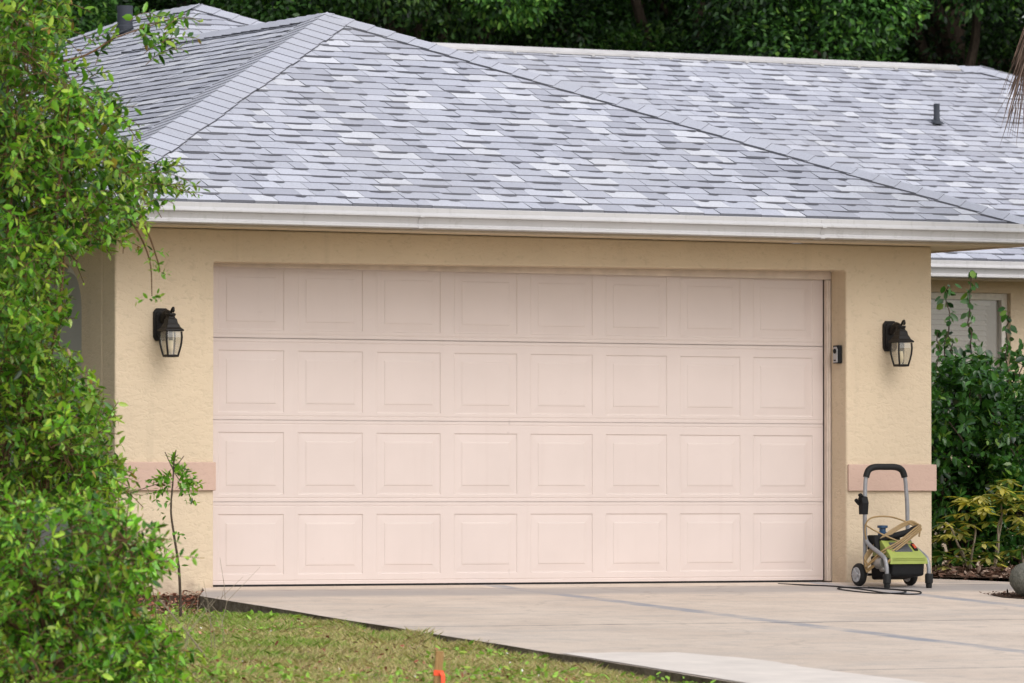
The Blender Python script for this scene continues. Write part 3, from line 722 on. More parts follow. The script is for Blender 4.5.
mb = MB(); hp = curve([(-0.165, 0.07, 0.655), (-0.158, 0.073, 0.73), (-0.135, 0.075, 0.79), (-0.085, 0.075, 0.812), (0, 0.075, 0.814), (0.085, 0.075, 0.812), (0.135, 0.075, 0.79), (0.158, 0.073, 0.73), (0.165, 0.07, 0.655)], 5)
mb.tube(hp[6:-6], 0.0225, 12); mb.tube(hp, 0.0143, 10, 1); mb.build('grip', [M['rubber'], M['steel']], wz, smooth=True)
for nm_, x_, y_, z_, r_0 in (('axle', 0.20, 0.085, 0.081, 0.009), ('crossbar', 0.168, 0.02, 0.288, 0.011), ('crossbar', 0.165, -0.18, 0.19, 0.009)):
    mb = MB(); mb.tube([(-x_, y_, z_), (x_, y_, z_)], r_0, 8); mb.build(nm_, M['blackplastic'], wz, smooth=True)
mb = MB()                                           # black lower tub
mb.prism([(-0.205, 0.075), (0.06, 0.045), (0.075, 0.21), (-0.215, 0.185)], 'x', -0.125, 0.135); mb.build('lower_housing', M['blackplastic'], wz, bevel=0.015)
mb = MB()                                           # lime cover: sloping lid with chamfered sides
prof = [(-0.225, 0.17, 0.142), (-0.222, 0.195, 0.146), (-0.190, 0.222, 0.138), (-0.06, 0.312, 0.120), (0.02, 0.325, 0.110), (0.065, 0.30, 0.105), (0.075, 0.20, 0.105)]
vs = []
for (y, z, hw) in prof: vs += [(-hw * 0.98, y, z), (hw, y, z)]
fs = [(2 * i, 2 * i + 1, 2 * i + 3, 2 * i + 2) for i in range(len(prof) - 1)]
low = []
for (y, z, hw) in prof: low += [(-hw * 1.03, y, 0.168 + (y + 0.225) * 0.08 - 0.012), (hw * 1.04, y, 0.168 + (y + 0.225) * 0.08 - 0.012)]
nv = len(vs)
fs += [(2 * i, 2 * i + 2, nv + 2 * i + 2, nv + 2 * i) for i in range(len(prof) - 1)] + [(2 * i + 1, 2 * i + 3, nv + 2 * i + 3, nv + 2 * i + 1) for i in range(len(prof) - 1)]
fs += [(0, 1, nv + 1, nv), (nv - 2, nv - 1, 2 * nv - 1, 2 * nv - 2)]
mb.add(vs + low, fs); mb.build('cover', M['lime'], wz, bevel=0.010)
def lid(x0, x1, y0, y1, h, name, mat):
    def z(y): return 0.222 + (y + 0.190) * 0.692
    mb = MB(); mb.add([(x0, y0, z(y0) + h), (x1, y0, z(y0) + h), (x1, y1, z(y1) + h), (x0, y1, z(y1) + h), (x0, y0, z(y0) - .004), (x1, y0, z(y0) - .004), (x1, y1, z(y1) - .004), (x0, y1, z(y1) - .004)],
                      [(0, 1, 2, 3), (0, 4, 5, 1), (1, 5, 6, 2), (2, 6, 7, 3), (3, 7, 4, 0)]); return mb.build(name, mat, wz)
lid(-0.075, 0.065, -0.168, -0.085, 0.006, 'label_panel', M['darkgrey']); lid(0.085, 0.113, -0.16, -0.10, 0.012, 'switch_panel', M['blackplastic']); lid(0.089, 0.109, -0.150, -0.118, 0.018, 'switch', M['red'])
mb = MB()
for z in (0.182, 0.194): mb.box(-0.13, 0.13, -0.2295, -0.226, z, z + 0.004)
mb.build('vent_rib', M['lime'], wz)
mb = MB(); mb.lathe([(0.02, -0.06), (0.04, -0.055), (0.046, -0.02), (0.046, 0.02), (0.034, 0.03), (0.03, 0.06), (0.015, 0.065)], (-0.145, -0.09, 0.165), 16, axis='y')
mb.lathe([(0.012, -0.03), (0.018, -0.025), (0.018, 0.02), (0.010, 0.03)], (-0.155, -0.14, 0.12), 12, axis='y'); mb.build('pump', M['pump'], wz, smooth=True)
mb = MB(); mb.lathe([(0.032, 0), (0.034, 0.02), (0.022, 0.03), (0.022, 0.05), (0.036, 0.055), (0.036, 0.07), (0.01, 0.072)], (-0.045, 0.04, 0.345), 16); mb.build('detergent_cap', M['blue'], wz, smooth=True)
mb = MB(); mb.prism([(-0.05, 0.24), (0.075, 0.24), (0.08, 0.35), (-0.02, 0.35)], 'x', -0.15, 0.06); mb.build('rear_housing', M['blackplastic'], wz, bevel=0.012)
mb = MB(); mb.tube(curve([(-0.11, -0.03, 0.31), (-0.02, -0.08, 0.345), (0.10, -0.09, 0.375), (0.165, -0.06, 0.39)]), [0.016] * 8 + [0.022] * 9 + [0.028] * 8, 10); mb.build('spray_lance', M['blackplastic'], wz, smooth=True)
mb = MB(); mb.prism([(-0.02, 0.0), (0.02, 0.0), (0.024, 0.06), (0.036, 0.10), (0.02, 0.125), (-0.015, 0.12), (-0.03, 0.08)], 'x', -0.235, -0.185)
mb.tube([(-0.18, 0.03, 0.055), (-0.235, 0.02, 0.075), (-0.265, 0.01, 0.10)], 0.014, 8); mb.tube([(-0.21, 0.0, 0.11), (-0.245, -0.02, 0.135), (-0.262, -0.03, 0.13)], 0.012, 8)
gun = mb.build('spray_gun', M['blackplastic'], wz, bevel=0.006); gun.location = (0.0, 0.02, 0.49)
# high-pressure hose looped round the frame
mb = MB(); R3 = random.Random(5)
for k in range(4):
    o = lambda a: R3.uniform(-a, a)
    u = 0.017 * k
    loop = [(-0.215 + o(.01), -0.03 + o(.01), 0.10 + u), (-0.15 + o(.01), -0.13 + o(.01), 0.185 + u), (-0.04, -0.165 + o(.008), 0.262 + u), (0.07, -0.16 + o(.008), 0.335 + u), (0.155, -0.12 + o(.008), 0.382 + 0.7 * u),
            (0.195, -0.05 + o(.008), 0.400 + 0.4 * u), (0.13, -0.03, 0.425 + 0.4 * u), (0.0, -0.04, 0.372 + 0.5 * u), (-0.12, -0.02, 0.28 + 0.6 * u), (-0.20, 0.015, 0.17 + 0.8 * u)]
    loop.append(loop[0]); mb.tube(curve(loop, 6), 0.0058, 6)
mb.tube(curve([(-0.17, 0.04, 0.29), (-0.19, 0.03, 0.40), (-0.15, 0.02, 0.465), (-0.02, 0.0, 0.475), (0.10, -0.03, 0.44), (0.19, -0.05, 0.385), (0.18, -0.07, 0.34)], 6), 0.0055, 6)
mb.tube(curve([(-0.18, 0.05, 0.42), (-0.14, -0.05, 0.37), (-0.02, -0.12, 0.31), (0.06, -0.15, 0.29)], 6), 0.0055, 6)
mb.tube(curve([(-0.13, -0.16, 0.13), (-0.16, -0.20, 0.16), (-0.13, -0.215, 0.19), (-0.09, -0.20, 0.16), (-0.11, -0.18, 0.115)], 6), 0.0075, 6)
mb.build('hose', M['hose'], wz, smooth=True)
# power cord on the ground
def g(x, y): return (x, y, (-0.004 if y > -0.25 else SL * y) + 0.0065)
def gp(px, py):
    v = ray(px, py); t = (SL * CAM[1] - CAM[2]) / (v[2] - SL * v[1]); p = CAM + v * t; return (p[0], p[1], p[2] + 0.005)
mb = MB(); mb.tube(curve([gp(*p) for p in ((778, 584.5), (800, 585.5), (835, 587), (862, 590), (885, 593.5), (908, 595), (920, 594.2), (918, 592), (895, 590.2), (868, 588.6), (846, 588), (838, 589.5), (856, 592.2), (880, 594), (902, 593.6), (905, 591.6), (888, 589.6), (868, 588))], 8), 0.0048, 6)
tag(mb.build('power_cord', M['cord'], smooth=True), 'black power cord coiled on the concrete at the pressure washer wheel', 'cord')
# ------------------------------------------------------------------ clay pot
pt = thing('clay_pot', 'round weathered grey clay pot at the right edge beside mulch', 'pot', (2.905, -1.95, SL * -1.95))
mb = MB(); mb.lathe([(0.09, 0.004), (0.145, 0.03), (0.185, 0.09), (0.192, 0.13), (0.178, 0.18), (0.145, 0.215), (0.10, 0.235), (0.085, 0.237), (0.085, 0.20), (0.02, 0.19)], (0, 0, 0), 32)
mb.build('pot_body', M['clay'], pt, smooth=True, angle=70)
mb = MB(); mb.lathe([(0.082, 0.203), (0.05, 0.212), (0.004, 0.214)], (0, 0, 0), 20); mb.build('potting_soil', M['mulchsoil'], pt)

# ------------------------------------------------------------------ survey stake with orange ribbon
sy = -7.6; sp = onY(437, 690, sy); gz = float(lawn_z(sp[0], sy)) - 0.012
topz = onY(439, 651, sy)[2]
st = thing('survey_stake', 'short wooden survey stake tied with orange ribbon standing in the lawn', 'stake', (sp[0], sy, gz))
h = topz - gz
mb = MB(); mb.box(-0.021, 0.021, -0.010, 0.010, -0.1, h); o = mb.build('stake', M['stake'], st, bevel=0.003); o.rotation_euler = (0, R_(4), R_(-20))
rz = h - 0.112
mb = MB(); mb.box(-0.0245, 0.0245, -0.0135, 0.0135, rz - 0.014, rz + 0.014)
tail = [Vector((0.012, -0.016, rz + 0.008)), Vector((0.022, -0.030, rz - 0.01)), Vector((0.025, -0.034, rz - 0.06)), Vector((0.018, -0.036, rz - 0.13)), Vector((0.010, -0.03, rz - 0.17))]
for k in range(4):
    a, b = tail[k], tail[k + 1]; wv = Vector((0.011, 0.004, 0.003)); th = Vector((0, 0.0015, 0))
    mb.add([a - wv, a + wv, b + wv, b - wv, a - wv + th, a + wv + th, b + wv + th, b - wv + th], [(0, 1, 2, 3), (7, 6, 5, 4), (0, 3, 7, 4), (1, 5, 6, 2)])
o = mb.build('ribbon', M['orange'], st); o.rotation_euler = (0, R_(4), R_(-20))

# ------------------------------------------------------------------ vegetation
GREENS = [(0.098, 0.255, 0.020), (0.165, 0.365, 0.032), (0.032, 0.095, 0.011), (0.30, 0.44, 0.055), (0.30, 0.22, 0.05)]
def stem_pts(a, b, sag=0.1, n=8, wob=0.04):
    a, b = np.array(a, float), np.array(b, float); mid1 = a + (b - a) * 0.35 + np.array([0, 0, sag]) + rng.normal(0, wob, 3); mid2 = a + (b - a) * 0.7 + np.array([0, 0, sag]) + rng.normal(0, wob, 3)
    return curve([a, mid1, mid2, b], n)
def shrub(name, label, cat, poly, base_px, yc, ysd, ntw, tl, step, leaf, cols, probs, tips, bark, droop=0.3, nlimb=14, extra=(), edge=14, ratio=0.42, upw=0.6):
    bx = onY(*base_px, yc); base = np.array([bx[0], yc, float(lawn_z(bx[0], yc)) - 0.03])
    root = thing(name, label, cat, tuple(base)); lv = Leaves(); wood = MB(); cents = []; bri = []; nuc = []; ncl = 70
    xs = [p[0] for p in poly]; ys = [p[1] for p in poly]; tries = 0
    while len(cents) < ntw and tries < ntw * 60:
        tries += 1
        x, y = rng.uniform(min(xs), max(xs)), rng.uniform(min(ys), max(ys))
        if in_poly(x, y, poly):
            if len(nuc) < ncl: nuc.append((onY(x, y, yc + rng.normal(0, ysd)), rng.uniform(0.65, 1.5)))
            e = sum(in_poly(x + dx, y + dy, poly) for dx, dy in ((edge, 0), (-edge, 0), (0, edge), (0, -edge)))
            if x < 10: e += 1
            if e < 4 and rng.random() > (0.30 + 0.12 * e): continue
            if rng.random() < 0.72 and len(nuc) == ncl:
                q = nuc[rng.integers(0, ncl)]; c_ = q[0] + rng.normal(0, 1, 3) * [0.15, 0.15, 0.12]
                pr = c_ - CAM; kk = pr @ FW
                if not in_poly(512 + FPX * (pr @ RT) / kk - 3, 341.5 - FPX * (pr @ UP) / kk, poly): continue
                cents.append(c_); bri.append(q[1])
            else: cents.append(onY(x, y, yc + rng.normal(0, ysd))); bri.append(rng.uniform(0.55, 1.0))
    C = np.array(cents); B = np.array(bri); B = B[C[:, 2] > base[2] + 0.05]; C = C[C[:, 2] > base[2] + 0.05]
    inner = C[C[:, 0] < np.quantile(C[:, 0], 0.6)]
    limbs = inner[rng.choice(len(inner), min(nlimb, len(inner)), replace=False)]
    if len(extra): C = np.concatenate([C, [onY(x, y, yc + dy) for x, y, dy in extra]]); B = np.concatenate([B, np.ones(len(extra))])
    for l in limbs:
        b = base + np.array([rng.normal(0, 0.02), rng.normal(0, 0.02), 0])
        pts = stem_pts(b, l, 0.25 * rng.random(), 6); n = len(pts); wood.tube([p - Vector(base) for p in pts], np.linspace(0.020, 0.004, n), 6)
    for c, bq in zip(C, B):
        k = np.argmin(((limbs - c) ** 2).sum(1)); d = c - limbs[k]; dn = np.linalg.norm(d)
        out = c - (base + ZZ * (c[2] - base[2]) * 0.8); out[2] = 0
        d = nrmz((d / max(dn, 0.05) * 0.5 + out / max(np.linalg.norm(out), 0.1) * 0.5 + ZZ * upw + rng.normal(0, 0.45, 3))[None])[0]
        length = tl * rng.uniform(0.6, 1.3); s0 = c - d * length * 0.5
        pts = twig(lv, s0 - base, d, length, step, leaf, cols, probs, droop, tips=tips, ratio=ratio); lv.a[5][-1] = lv.a[5][-1] * bq
        wood.tube([Vector(s0 - base)] + [Vector(p) for p in pts[::3]] + [Vector(pts[-1])], 0.0024, 4)
        if 0.05 < dn < 0.55 and rng.random() < 0.5: wood.tube([p - Vector(base) for p in stem_pts(limbs[k], s0, 0.02, 3, 0.02)], 0.0024, 4)
    lv.build('foliage', M['leaf'], root); wood.build('stem', M[bark], root, fix=False)
    return root, base, lv
YT = ([(0.29, 0.40, 0.045), (0.32, 0.20, 0.05), (0.17, 0.34, 0.03)], [0.5, 0.05, 0.45])
polyA = [(-25, -25), (60, -25), (72, 20), (58, 50), (70, 75), (105, 92), (128, 105), (130, 130), (145, 150), (172, 168), (176, 182), (160, 205), (128, 212), (120, 236), (95, 240), (80, 248), (55, 262), (-25, 262)]
shrub('small_tree', 'tall leafy tree at the left edge reaching over the roof eave', 'tree', polyA, (10, 600), -4.6, 0.55, 760, 0.33, 0.019, 0.082,
      GREENS, [0.30, 0.25, 0.34, 0.11, 0.006], YT, 'redbark', 0.45, 7,
      extra=[(150, 18, 0), (163, 12, .1), (172, 30, -.1), (182, 10, 0), (160, 38, 0), (145, 6, .2), (145, 28, 0), (155, 30, 0), (168, 22, 0), (98, 30, 0), (103, 40, .1), (90, 70, 0), (78, 60, .1), (165, 44, 0)])
tree_root = [o for o in COL.objects if o.name == 'small_tree'][0]; tb = np.array(tree_root.location)
mb = MB(); lv = Leaves()
for line in (((60, 62), (88, 54), (115, 38), (150, 26), (185, 14)), ((118, 205), (138, 232), (150, 262), (152, 296)), ((128, 200), (146, 228), (158, 262), (160, 272)), ((60, 196), (90, 196), (118, 190)), ((30, 160), (80, 152), (125, 145))):
    mb = MB(); pts = curve([onY(x, y, -4.6) - tb for x, y in line], 6); mb.tube(pts, np.linspace(0.007, 0.003, len(pts)), 5); mb.build('branch', M['redbark'], tree_root, fix=False)
for x, y in ((150, 262), (158, 268), (152, 297), (149, 299), (157, 252), (147, 248), (160, 274), (139, 238)):
    for q in range(2): twig(lv, onY(x, y, -4.6) - tb, np.array([rng.normal(0, 1), rng.normal(0, .6), 0.3]), 0.07, 0.014, 0.05, GREENS, [0.2, 0.5, 0.05, 0.25, 0.0], 0.4, tips=YT)
lv.build('hanging_leaves', M['leaf'], tree_root)
polyB = [(-25, 255), (44, 268), (62, 292), (60, 320), (56, 348), (90, 392), (108, 412), (98, 436), (116, 455), (124, 472), (118, 500), (-25, 510)]
shrub('leafy_shrub', 'bright yellow-green shrub halfway up the left edge beside the garage side wall', 'shrub', polyB, (20, 660), -5.0, 0.45, 660, 0.28, 0.018, 0.078,
      GREENS, [0.28, 0.31, 0.20, 0.20, 0.012], YT, 'redbark', 0.22, 6)
polyC = [(-25, 490), (112, 498), (140, 512), (158, 534), (176, 558), (138, 586), (140, 612), (182, 642), (204, 725), (-25, 725)]
shrub('low_shrub', 'dense low green shrub at the bottom left corner by the lawn', 'shrub', polyC, (60, 668), -7.5, 0.45, 960, 0.26, 0.018, 0.074,
      [tuple(v * 1.3 for v in g_) for g_ in GREENS], [0.32, 0.29, 0.26, 0.12, 0.008], YT, 'redbark', 0.25, 6)

# sapling in front of the left pier
sb = np.array([*onY(181, 612, -2.6)[:2], 0.0]); sb[2] = float(lawn_z(sb[0], sb[1])) - 0.02
sap = thing('sapling', 'thin bare-stemmed sapling with a leafy tuft in front of the left salmon band', 'sapling', tuple(sb))
mb = MB(); lv = Leaves()
path = [onY(x, y, -2.6) - sb for x, y in ((181, 618), (179, 570), (174, 535), (171, 510), (173, 480), (174, 460))]
cp = curve(path, 6); mb.tube(cp, np.linspace(0.009, 0.004, len(cp)), 6)
side = curve([onY(x, y, -2.6) - sb for x, y in ((173, 482), (158, 484), (145, 488), (130, 493))], 5); mb.tube(side, 0.003, 4)
for x, y in ((165, 452), (176, 450), (184, 456)): mb.tube([Vector(onY(173, 470, -2.6) - sb), Vector(onY(x, y, -2.6) - sb)], 0.003, 4)
for (x, y, dx, dz) in ((173, 478, -.7, .2), (173, 474, .6, .4), (174, 468, .1, 1), (175, 482, .9, .1), (172, 484, -.9, -.1), (178, 484, .9, -.5), (174, 476, .3, .5), (170, 478, -.8, .3), (181, 478, .9, .1)):
    [twig(lv, onY(x, y, -2.6) - sb, np.array([dx + rng.normal(0, .15), rng.normal(0, .4), dz]), 0.13, 0.013, 0.062, GREENS, [0.3, 0.45, 0.1, 0.15, 0.0], 0.4, tips=YT) for q in range(3)]
for (x, y) in ((180, 532), (170, 560), (182, 566), (166, 548), (176, 535), (174, 500), (160, 490), (150, 492), (156, 500), (163, 508), (141, 478), (138, 472), (166, 516), (147, 486)):
    twig(lv, onY(x, y, -2.6) - sb, np.array([rng.normal(0, 1), rng.normal(0, .5), 0.2]), 0.05, 0.018, 0.055, GREENS, [0.6, 0.3, 0.1, 0.0, 0.0], 0.4)
lv.build('foliage', M['leaf'], sap); mb.build('stem', M['bark'], sap, fix=False)

# ---- right-hand planting
def bed_thing(name, label, cat, px, Y): 
    p = onY(px, 575, Y); b = np.array([p[0], Y, 0.01]); return thing(name, label, cat, tuple(b)), b
DARK = [(0.028, 0.092, 0.016), (0.052, 0.150, 0.024), (0.011, 0.036, 0.010), (0.14, 0.24, 0.04)]
vn, b = bed_thing('climbing_shrub', 'tall dark green shrub with heart-shaped leaves in front of the right window', 'shrub', 985, 3.4)
lv = Leaves(); wood = MB()
shoots = [((948, 560), (945, 400), (948, 285)), ((975, 560), (970, 400), (971, 270)), ((1010, 560), (1008, 420), (1008, 312)), ((960, 560), (958, 430), (952, 335)), ((990, 560), (985, 440), (988, 350)), ((1030, 560), (1022, 420), (1020, 345)), ((940, 560), (938, 450), (937, 330)), ((1000, 560), (998, 430), (996, 372)), ((1045, 560), (1040, 430), (1036, 330)), ((1060, 560), (1058, 430), (1060, 350))]
for s in shoots:
    off = rng.normal(0, 0.25); pts = curve([onY(x, y, 3.4 + off) - b for x, y in s], 12); pts = [p + Vector(rng.normal(0, 0.012, 3)) for p in pts]
    wood.tube(pts, np.linspace(0.012, 0.004, len(pts)), 5)
    P = np.array([tuple(p) for p in pts]); seg = P[8:]
    for r_ in range(4):
        n = len(seg); D = nrmz(rng.normal(0, 1, (n, 3)) * [1, 1, 0.3] - ZZ * 0.7); N = nrmz(rng.normal(0, 0.5, (n, 3)) + np.array([-0.4, -0.8, 0.6]))
        L = rng.uniform(0.055, 0.095, n); lv.add(seg + rng.normal(0, 0.02, (n, 3)), D, N, L, L * 0.60, palette(n, DARK, [0.4, 0.4, 0.1, 0.1]))
    for p in seg[::2]:
        if p[2] < 1.7 and rng.random() < 0.8: twig(lv, p, np.array([rng.normal(0, 1), rng.normal(0, 1), 0.5]), 0.28, 0.03, 0.08, DARK, [0.4, 0.35, 0.1, 0.15], 0.4, ratio=0.6)
lv.build('foliage', M['leaf'], vn); wood.build('stem', M['bark'], vn, fix=False)

def mass_shrub(name, label, px, Y, rect, ntw, leaf, cols, probs, tl=0.32, ysd=0.3, ratio=0.5):
    root, b = bed_thing(name, label, 'shrub', px, Y); lv = Leaves(); wood = MB()
    for _ in range(ntw):
        x = rng.uniform(rect[0], rect[1]); y = rect[3] - (rect[3] - rect[2]) * rng.random() ** 0.8 * (1 - 0.25 * abs(2 * (x - rect[0]) / (rect[1] - rect[0]) - 1) ** 2)
        c = onY(x, y, Y + rng.normal(0, ysd)) - b
        if c[2] < 0.03: continue
        d = np.array([c[0], c[1], 0.35 + 0.4 * c[2]]) + rng.normal(0, 0.4, 3)
        twig(lv, c, d, tl * rng.uniform(0.6, 1.2), 0.024, leaf, cols, probs, 0.5, ratio=ratio)
        if rng.random() < 0.12: wood.tube(stem_pts((0, 0, 0), c, 0.05, 5), np.linspace(0.016, 0.005, 16), 5)
    lv.build('foliage', M['leaf'], root); wood.build('stem', M['bark'], root, fix=False); return root
mass_shrub('dark_shrub', 'dense dark green shrub filling the gap right of the garage pier', 965, 2.5, (925, 1010, 372, 572), 700, 0.098, DARK, [0.42, 0.34, 0.18, 0.06])
mass_shrub('dark_shrub', 'dark green shrub with paler shoots at the far right edge under the window', 1035, 2.3, (1000, 1085, 385, 572), 700, 0.092, DARK, [0.34, 0.38, 0.14, 0.14])

vr, b = bed_thing('variegated_shrub', 'yellow and green variegated shrub with bare stems in the mulch bed', 'shrub', 985, 1.15)
lv = Leaves(); wood = MB()
YEL = [(0.54, 0.47, 0.085), (0.60, 0.54, 0.18), (0.28, 0.30, 0.06), (0.06, 0.125, 0.02)]
tufts = [(945, 522), (952, 531), (960, 517), (948, 541), (963, 536), (941, 534), (958, 545), (968, 505), (977, 500), (972, 513), (981, 509), (985, 519), (974, 524), (962, 500), (983, 497), (996, 485), (1004, 489), (1011, 484), (1001, 500), (1009, 497), (1017, 496), (1022, 505), (993, 494),
         (1014, 512), (1005, 509), (1028, 500), (1020, 523), (1016, 529), (1030, 530), (940, 556), (955, 556), (970, 553), (992, 553), (1000, 560), (985, 560), (1008, 553), (966, 561), (946, 563), (1036, 515), (1044, 525), (1050, 505), (988, 545), (1024, 548)]
rt = [Vector((0.32, 0.0, 0.0)), Vector((0.30, -0.02, 0.0)), Vector((0.10, 0.05, 0.0)), Vector((-0.12, 0.0, 0.0)), Vector((0.5, 0.05, 0))]
for i, (x, y) in enumerate(tufts):
    c = onY(x, y, 1.15 + rng.normal(0, 0.16)) - b; low = y > 543
    for w in range(2 - (i % 3 == 0)):
        k = rng.integers(7, 10); ph = np.arange(k) * 2 * math.pi / k + rng.uniform(0, 1)
        D = np.stack([np.cos(ph), np.sin(ph), rng.uniform(-0.55, 0.15, k)], 1); N = nrmz(np.stack([np.cos(ph) * 0.5, np.sin(ph) * 0.5, np.ones(k)], 1))
        L = rng.uniform(0.085, 0.13, k); P = np.tile(c + rng.normal(0, 0.02, 3) + ZZ * 0.03 * w, (k, 1))
        C = palette(k, YEL, [0.1, 0.1, 0.35, 0.45] if low else [0.38, 0.26, 0.24, 0.12], 0.18); lv.add(P, D, N, L, L * 0.36, C)
    if i % 6 == 0:
        base = min(rt, key=lambda q: (q - Vector(c)).length); wood.tube(stem_pts(base, c, 0.03, 5, 0.015), np.linspace(0.011, 0.005, 16), 6)
lv.build('foliage', M['leaf'], vr); wood.build('stem', M['palebark'], vr, fix=False)

# ---- trees behind the house: three kinds of crown, copied
BG = [(0.034, 0.100, 0.018), (0.070, 0.185, 0.028), (0.012, 0.034, 0.010), (0.14, 0.27, 0.04)]
def crown(seed, rad, hgt, n, probs, leaf):
    g_ = np.random.default_rng(seed); k = 46; cl = nrmz(g_.normal(0, 1, (k, 3))) * g_.uniform(0.35, 1.0, (k, 1)) ** 0.6
    cl = cl * [rad, rad, hgt]; size = g_.uniform(0.5, 1.0, k); br = g_.uniform(0.35, 1.35, k)
    ci = g_.integers(0, k, n); d = nrmz(g_.normal(0, 1, (n, 3))); P = cl[ci] + d * (g_.uniform(0.2, 1.0, (n, 1)) ** 0.5) * size[ci][:, None] * [0.95, 0.95, 0.75]
    D = nrmz(d * 0.8 + g_.normal(0, 0.6, (n, 3)) - ZZ * 0.25); N = nrmz(d * 0.4 + ZZ + g_.normal(0, 0.5, (n, 3)))
    L = leaf * g_.uniform(0.6, 1.25, n); C = np.array(BG)[g_.choice(4, n, p=probs)] * br[ci][:, None] * (1 + g_.normal(0, 0.15, (n, 1)))
    return cl, P, D, N, L, np.clip(C, 0.003, 0.5)
def bg_tree(name, label, seed, rad, hgt, cz, n, probs, leaf, moss=False):
    root = thing(name, label, 'tree', (0, 0, 0), 0, 'trees behind the house'); cl, P, D, N, L, C = crown(seed, rad, hgt, n, probs, leaf); off = np.array([0, 0, cz])
    leaves_object('crown', P + off, D, N, L, L * 0.5, C, M['bgleaf'], root)
    mb = MB(); g_ = np.random.default_rng(seed + 5)
    mb.tube(curve([(0, 0, -0.3), (0.06, 0.05, cz * 0.35), (-0.05, 0.1, cz * 0.7), (0, 0, cz + hgt * 0.4)], 6), np.linspace(0.26, 0.09, 19), 9)
    for c in cl[::3]: mb.tube(stem_pts((0, 0, cz * g_.uniform(0.45, 0.95)), c + off, 0.2, 5, 0.1), np.linspace(0.10, 0.02, 16), 6)
    mb.build('trunk', M['bark'], root, fix=False)
    if moss and False:
        mb = MB()
        for _ in range(260):
            c = cl[g_.integers(0, len(cl))] + off + g_.normal(0, 0.5, 3); ln = g_.uniform(0.4, 1.3)
            mb.tube([Vector(c), Vector(c) + Vector((g_.normal(0, .03), g_.normal(0, .03), -ln * .5)), Vector(c) + Vector((g_.normal(0, .06), g_.normal(0, .06), -ln))], [0.012, 0.02, 0.004], 4)
        struct(mb.build('hanging_moss', M['palebark'], root, fix=False), 'stuff')
    return root
protos = [bg_tree('oak_tree', 'x', 31, 3.1, 2.7, 5.2, 105000, [0.42, 0.28, 0.24, 0.06], 0.072),
          bg_tree('oak_tree', 'x', 47, 2.8, 2.6, 5.0, 105000, [0.30, 0.38, 0.14, 0.18], 0.070),
          bg_tree('oak_tree', 'x', 59, 3.0, 2.9, 5.3, 90000, [0.42, 0.14, 0.40, 0.04], 0.072, True)]
def dup(root, loc, rz, label):
    r = root.copy(); COL.objects.link(r); r.location = loc; r.rotation_euler = (0, 0, rz); r['label'] = label
    for ch in root.children:
        c = ch.copy(); COL.objects.link(c); c.parent = r
    return r
row = [  # (px, distance along view, kind, turn, label)
    (70, 55, 0, 0.3, 'dark green oak behind the roof at the top left corner above the wide vent pipe'),
    (235, 58, 2, 1.2, 'shadowy dark oak behind the notch between the two left roof peaks'),
    (400, 56, 1, 2.2, 'brighter green oak behind the roof just right of the front hip peak'),
    (560, 60, 0, 3.4, 'deep green oak behind the left half of the metal ridge vent'),
    (700, 57, 2, 4.1, 'very dark oak behind the middle of the metal ridge vent'),
    (830, 59, 1, 5.0, 'mid green oak behind the right half of the ridge vent'),
    (960, 56, 0, 0.9, 'dark oak behind the right end of the metal ridge vent'),
    (1090, 58, 2, 2.7, 'dark oak at the top right corner behind the roof end'),
    (-80, 60, 1, 1.9, 'mid green oak just beyond the left edge behind the house')]
shading_oaks = [((-7.0, 1.0, -0.1), 1, 0.7, 'green oak added outside the view to shade the garage side wall'), ((-7.1, 4.8, -0.1), 0, 3.0, 'dark oak added outside the view to shade the middle of the left side wall'), ((-8.6, 8.2, -0.1), 0, 2.0, 'dark oak added outside the view to shade the rear of the left side wall')]  # unseen oaks, added to block sky light and darken the left side wall
used = [False] * 3
for px, d, k, a, lab in row:
    p = onD(px, 498, d); loc = (p[0], p[1], -0.1)
    if not used[k]: o = protos[k]; o.location = loc; o.rotation_euler = (0, 0, a); o['label'] = lab; used[k] = True
    else: dup(protos[k], loc, a, lab)
for loc, k, a, lab in shading_oaks: dup(protos[k], loc, a, lab)
# far wood that closes the view between the crowns: one mass nobody could count
n = 60000; gpx = rng.uniform(-260, 1300, n); gd = rng.uniform(66, 74, n); gz = rng.uniform(-0.1, 9.5, n)
P = np.stack([CAM[0] + F0[0] * gd + RT[0] * (gpx - 512) / FPX * gd, CAM[1] + F0[1] * gd + RT[1] * (gpx - 512) / FPX * gd, gz], 1)
P[:, 2] += 0.6 * np.sin(P[:, 0] * 1.3) 
L = rng.uniform(0.20, 0.34, n); o = leaves_object('far_wood', P, rng.normal(0, 1, (n, 3)), rng.normal(0, .5, (n, 3)) + ZZ, L, L * 0.55, palette(n, BG, [0.45, 0.25, 0.25, 0.05]), M['bgleaf'])
tag(o, 'dark mass of woodland foliage far behind the house roof', 'woodland', kind='stuff')

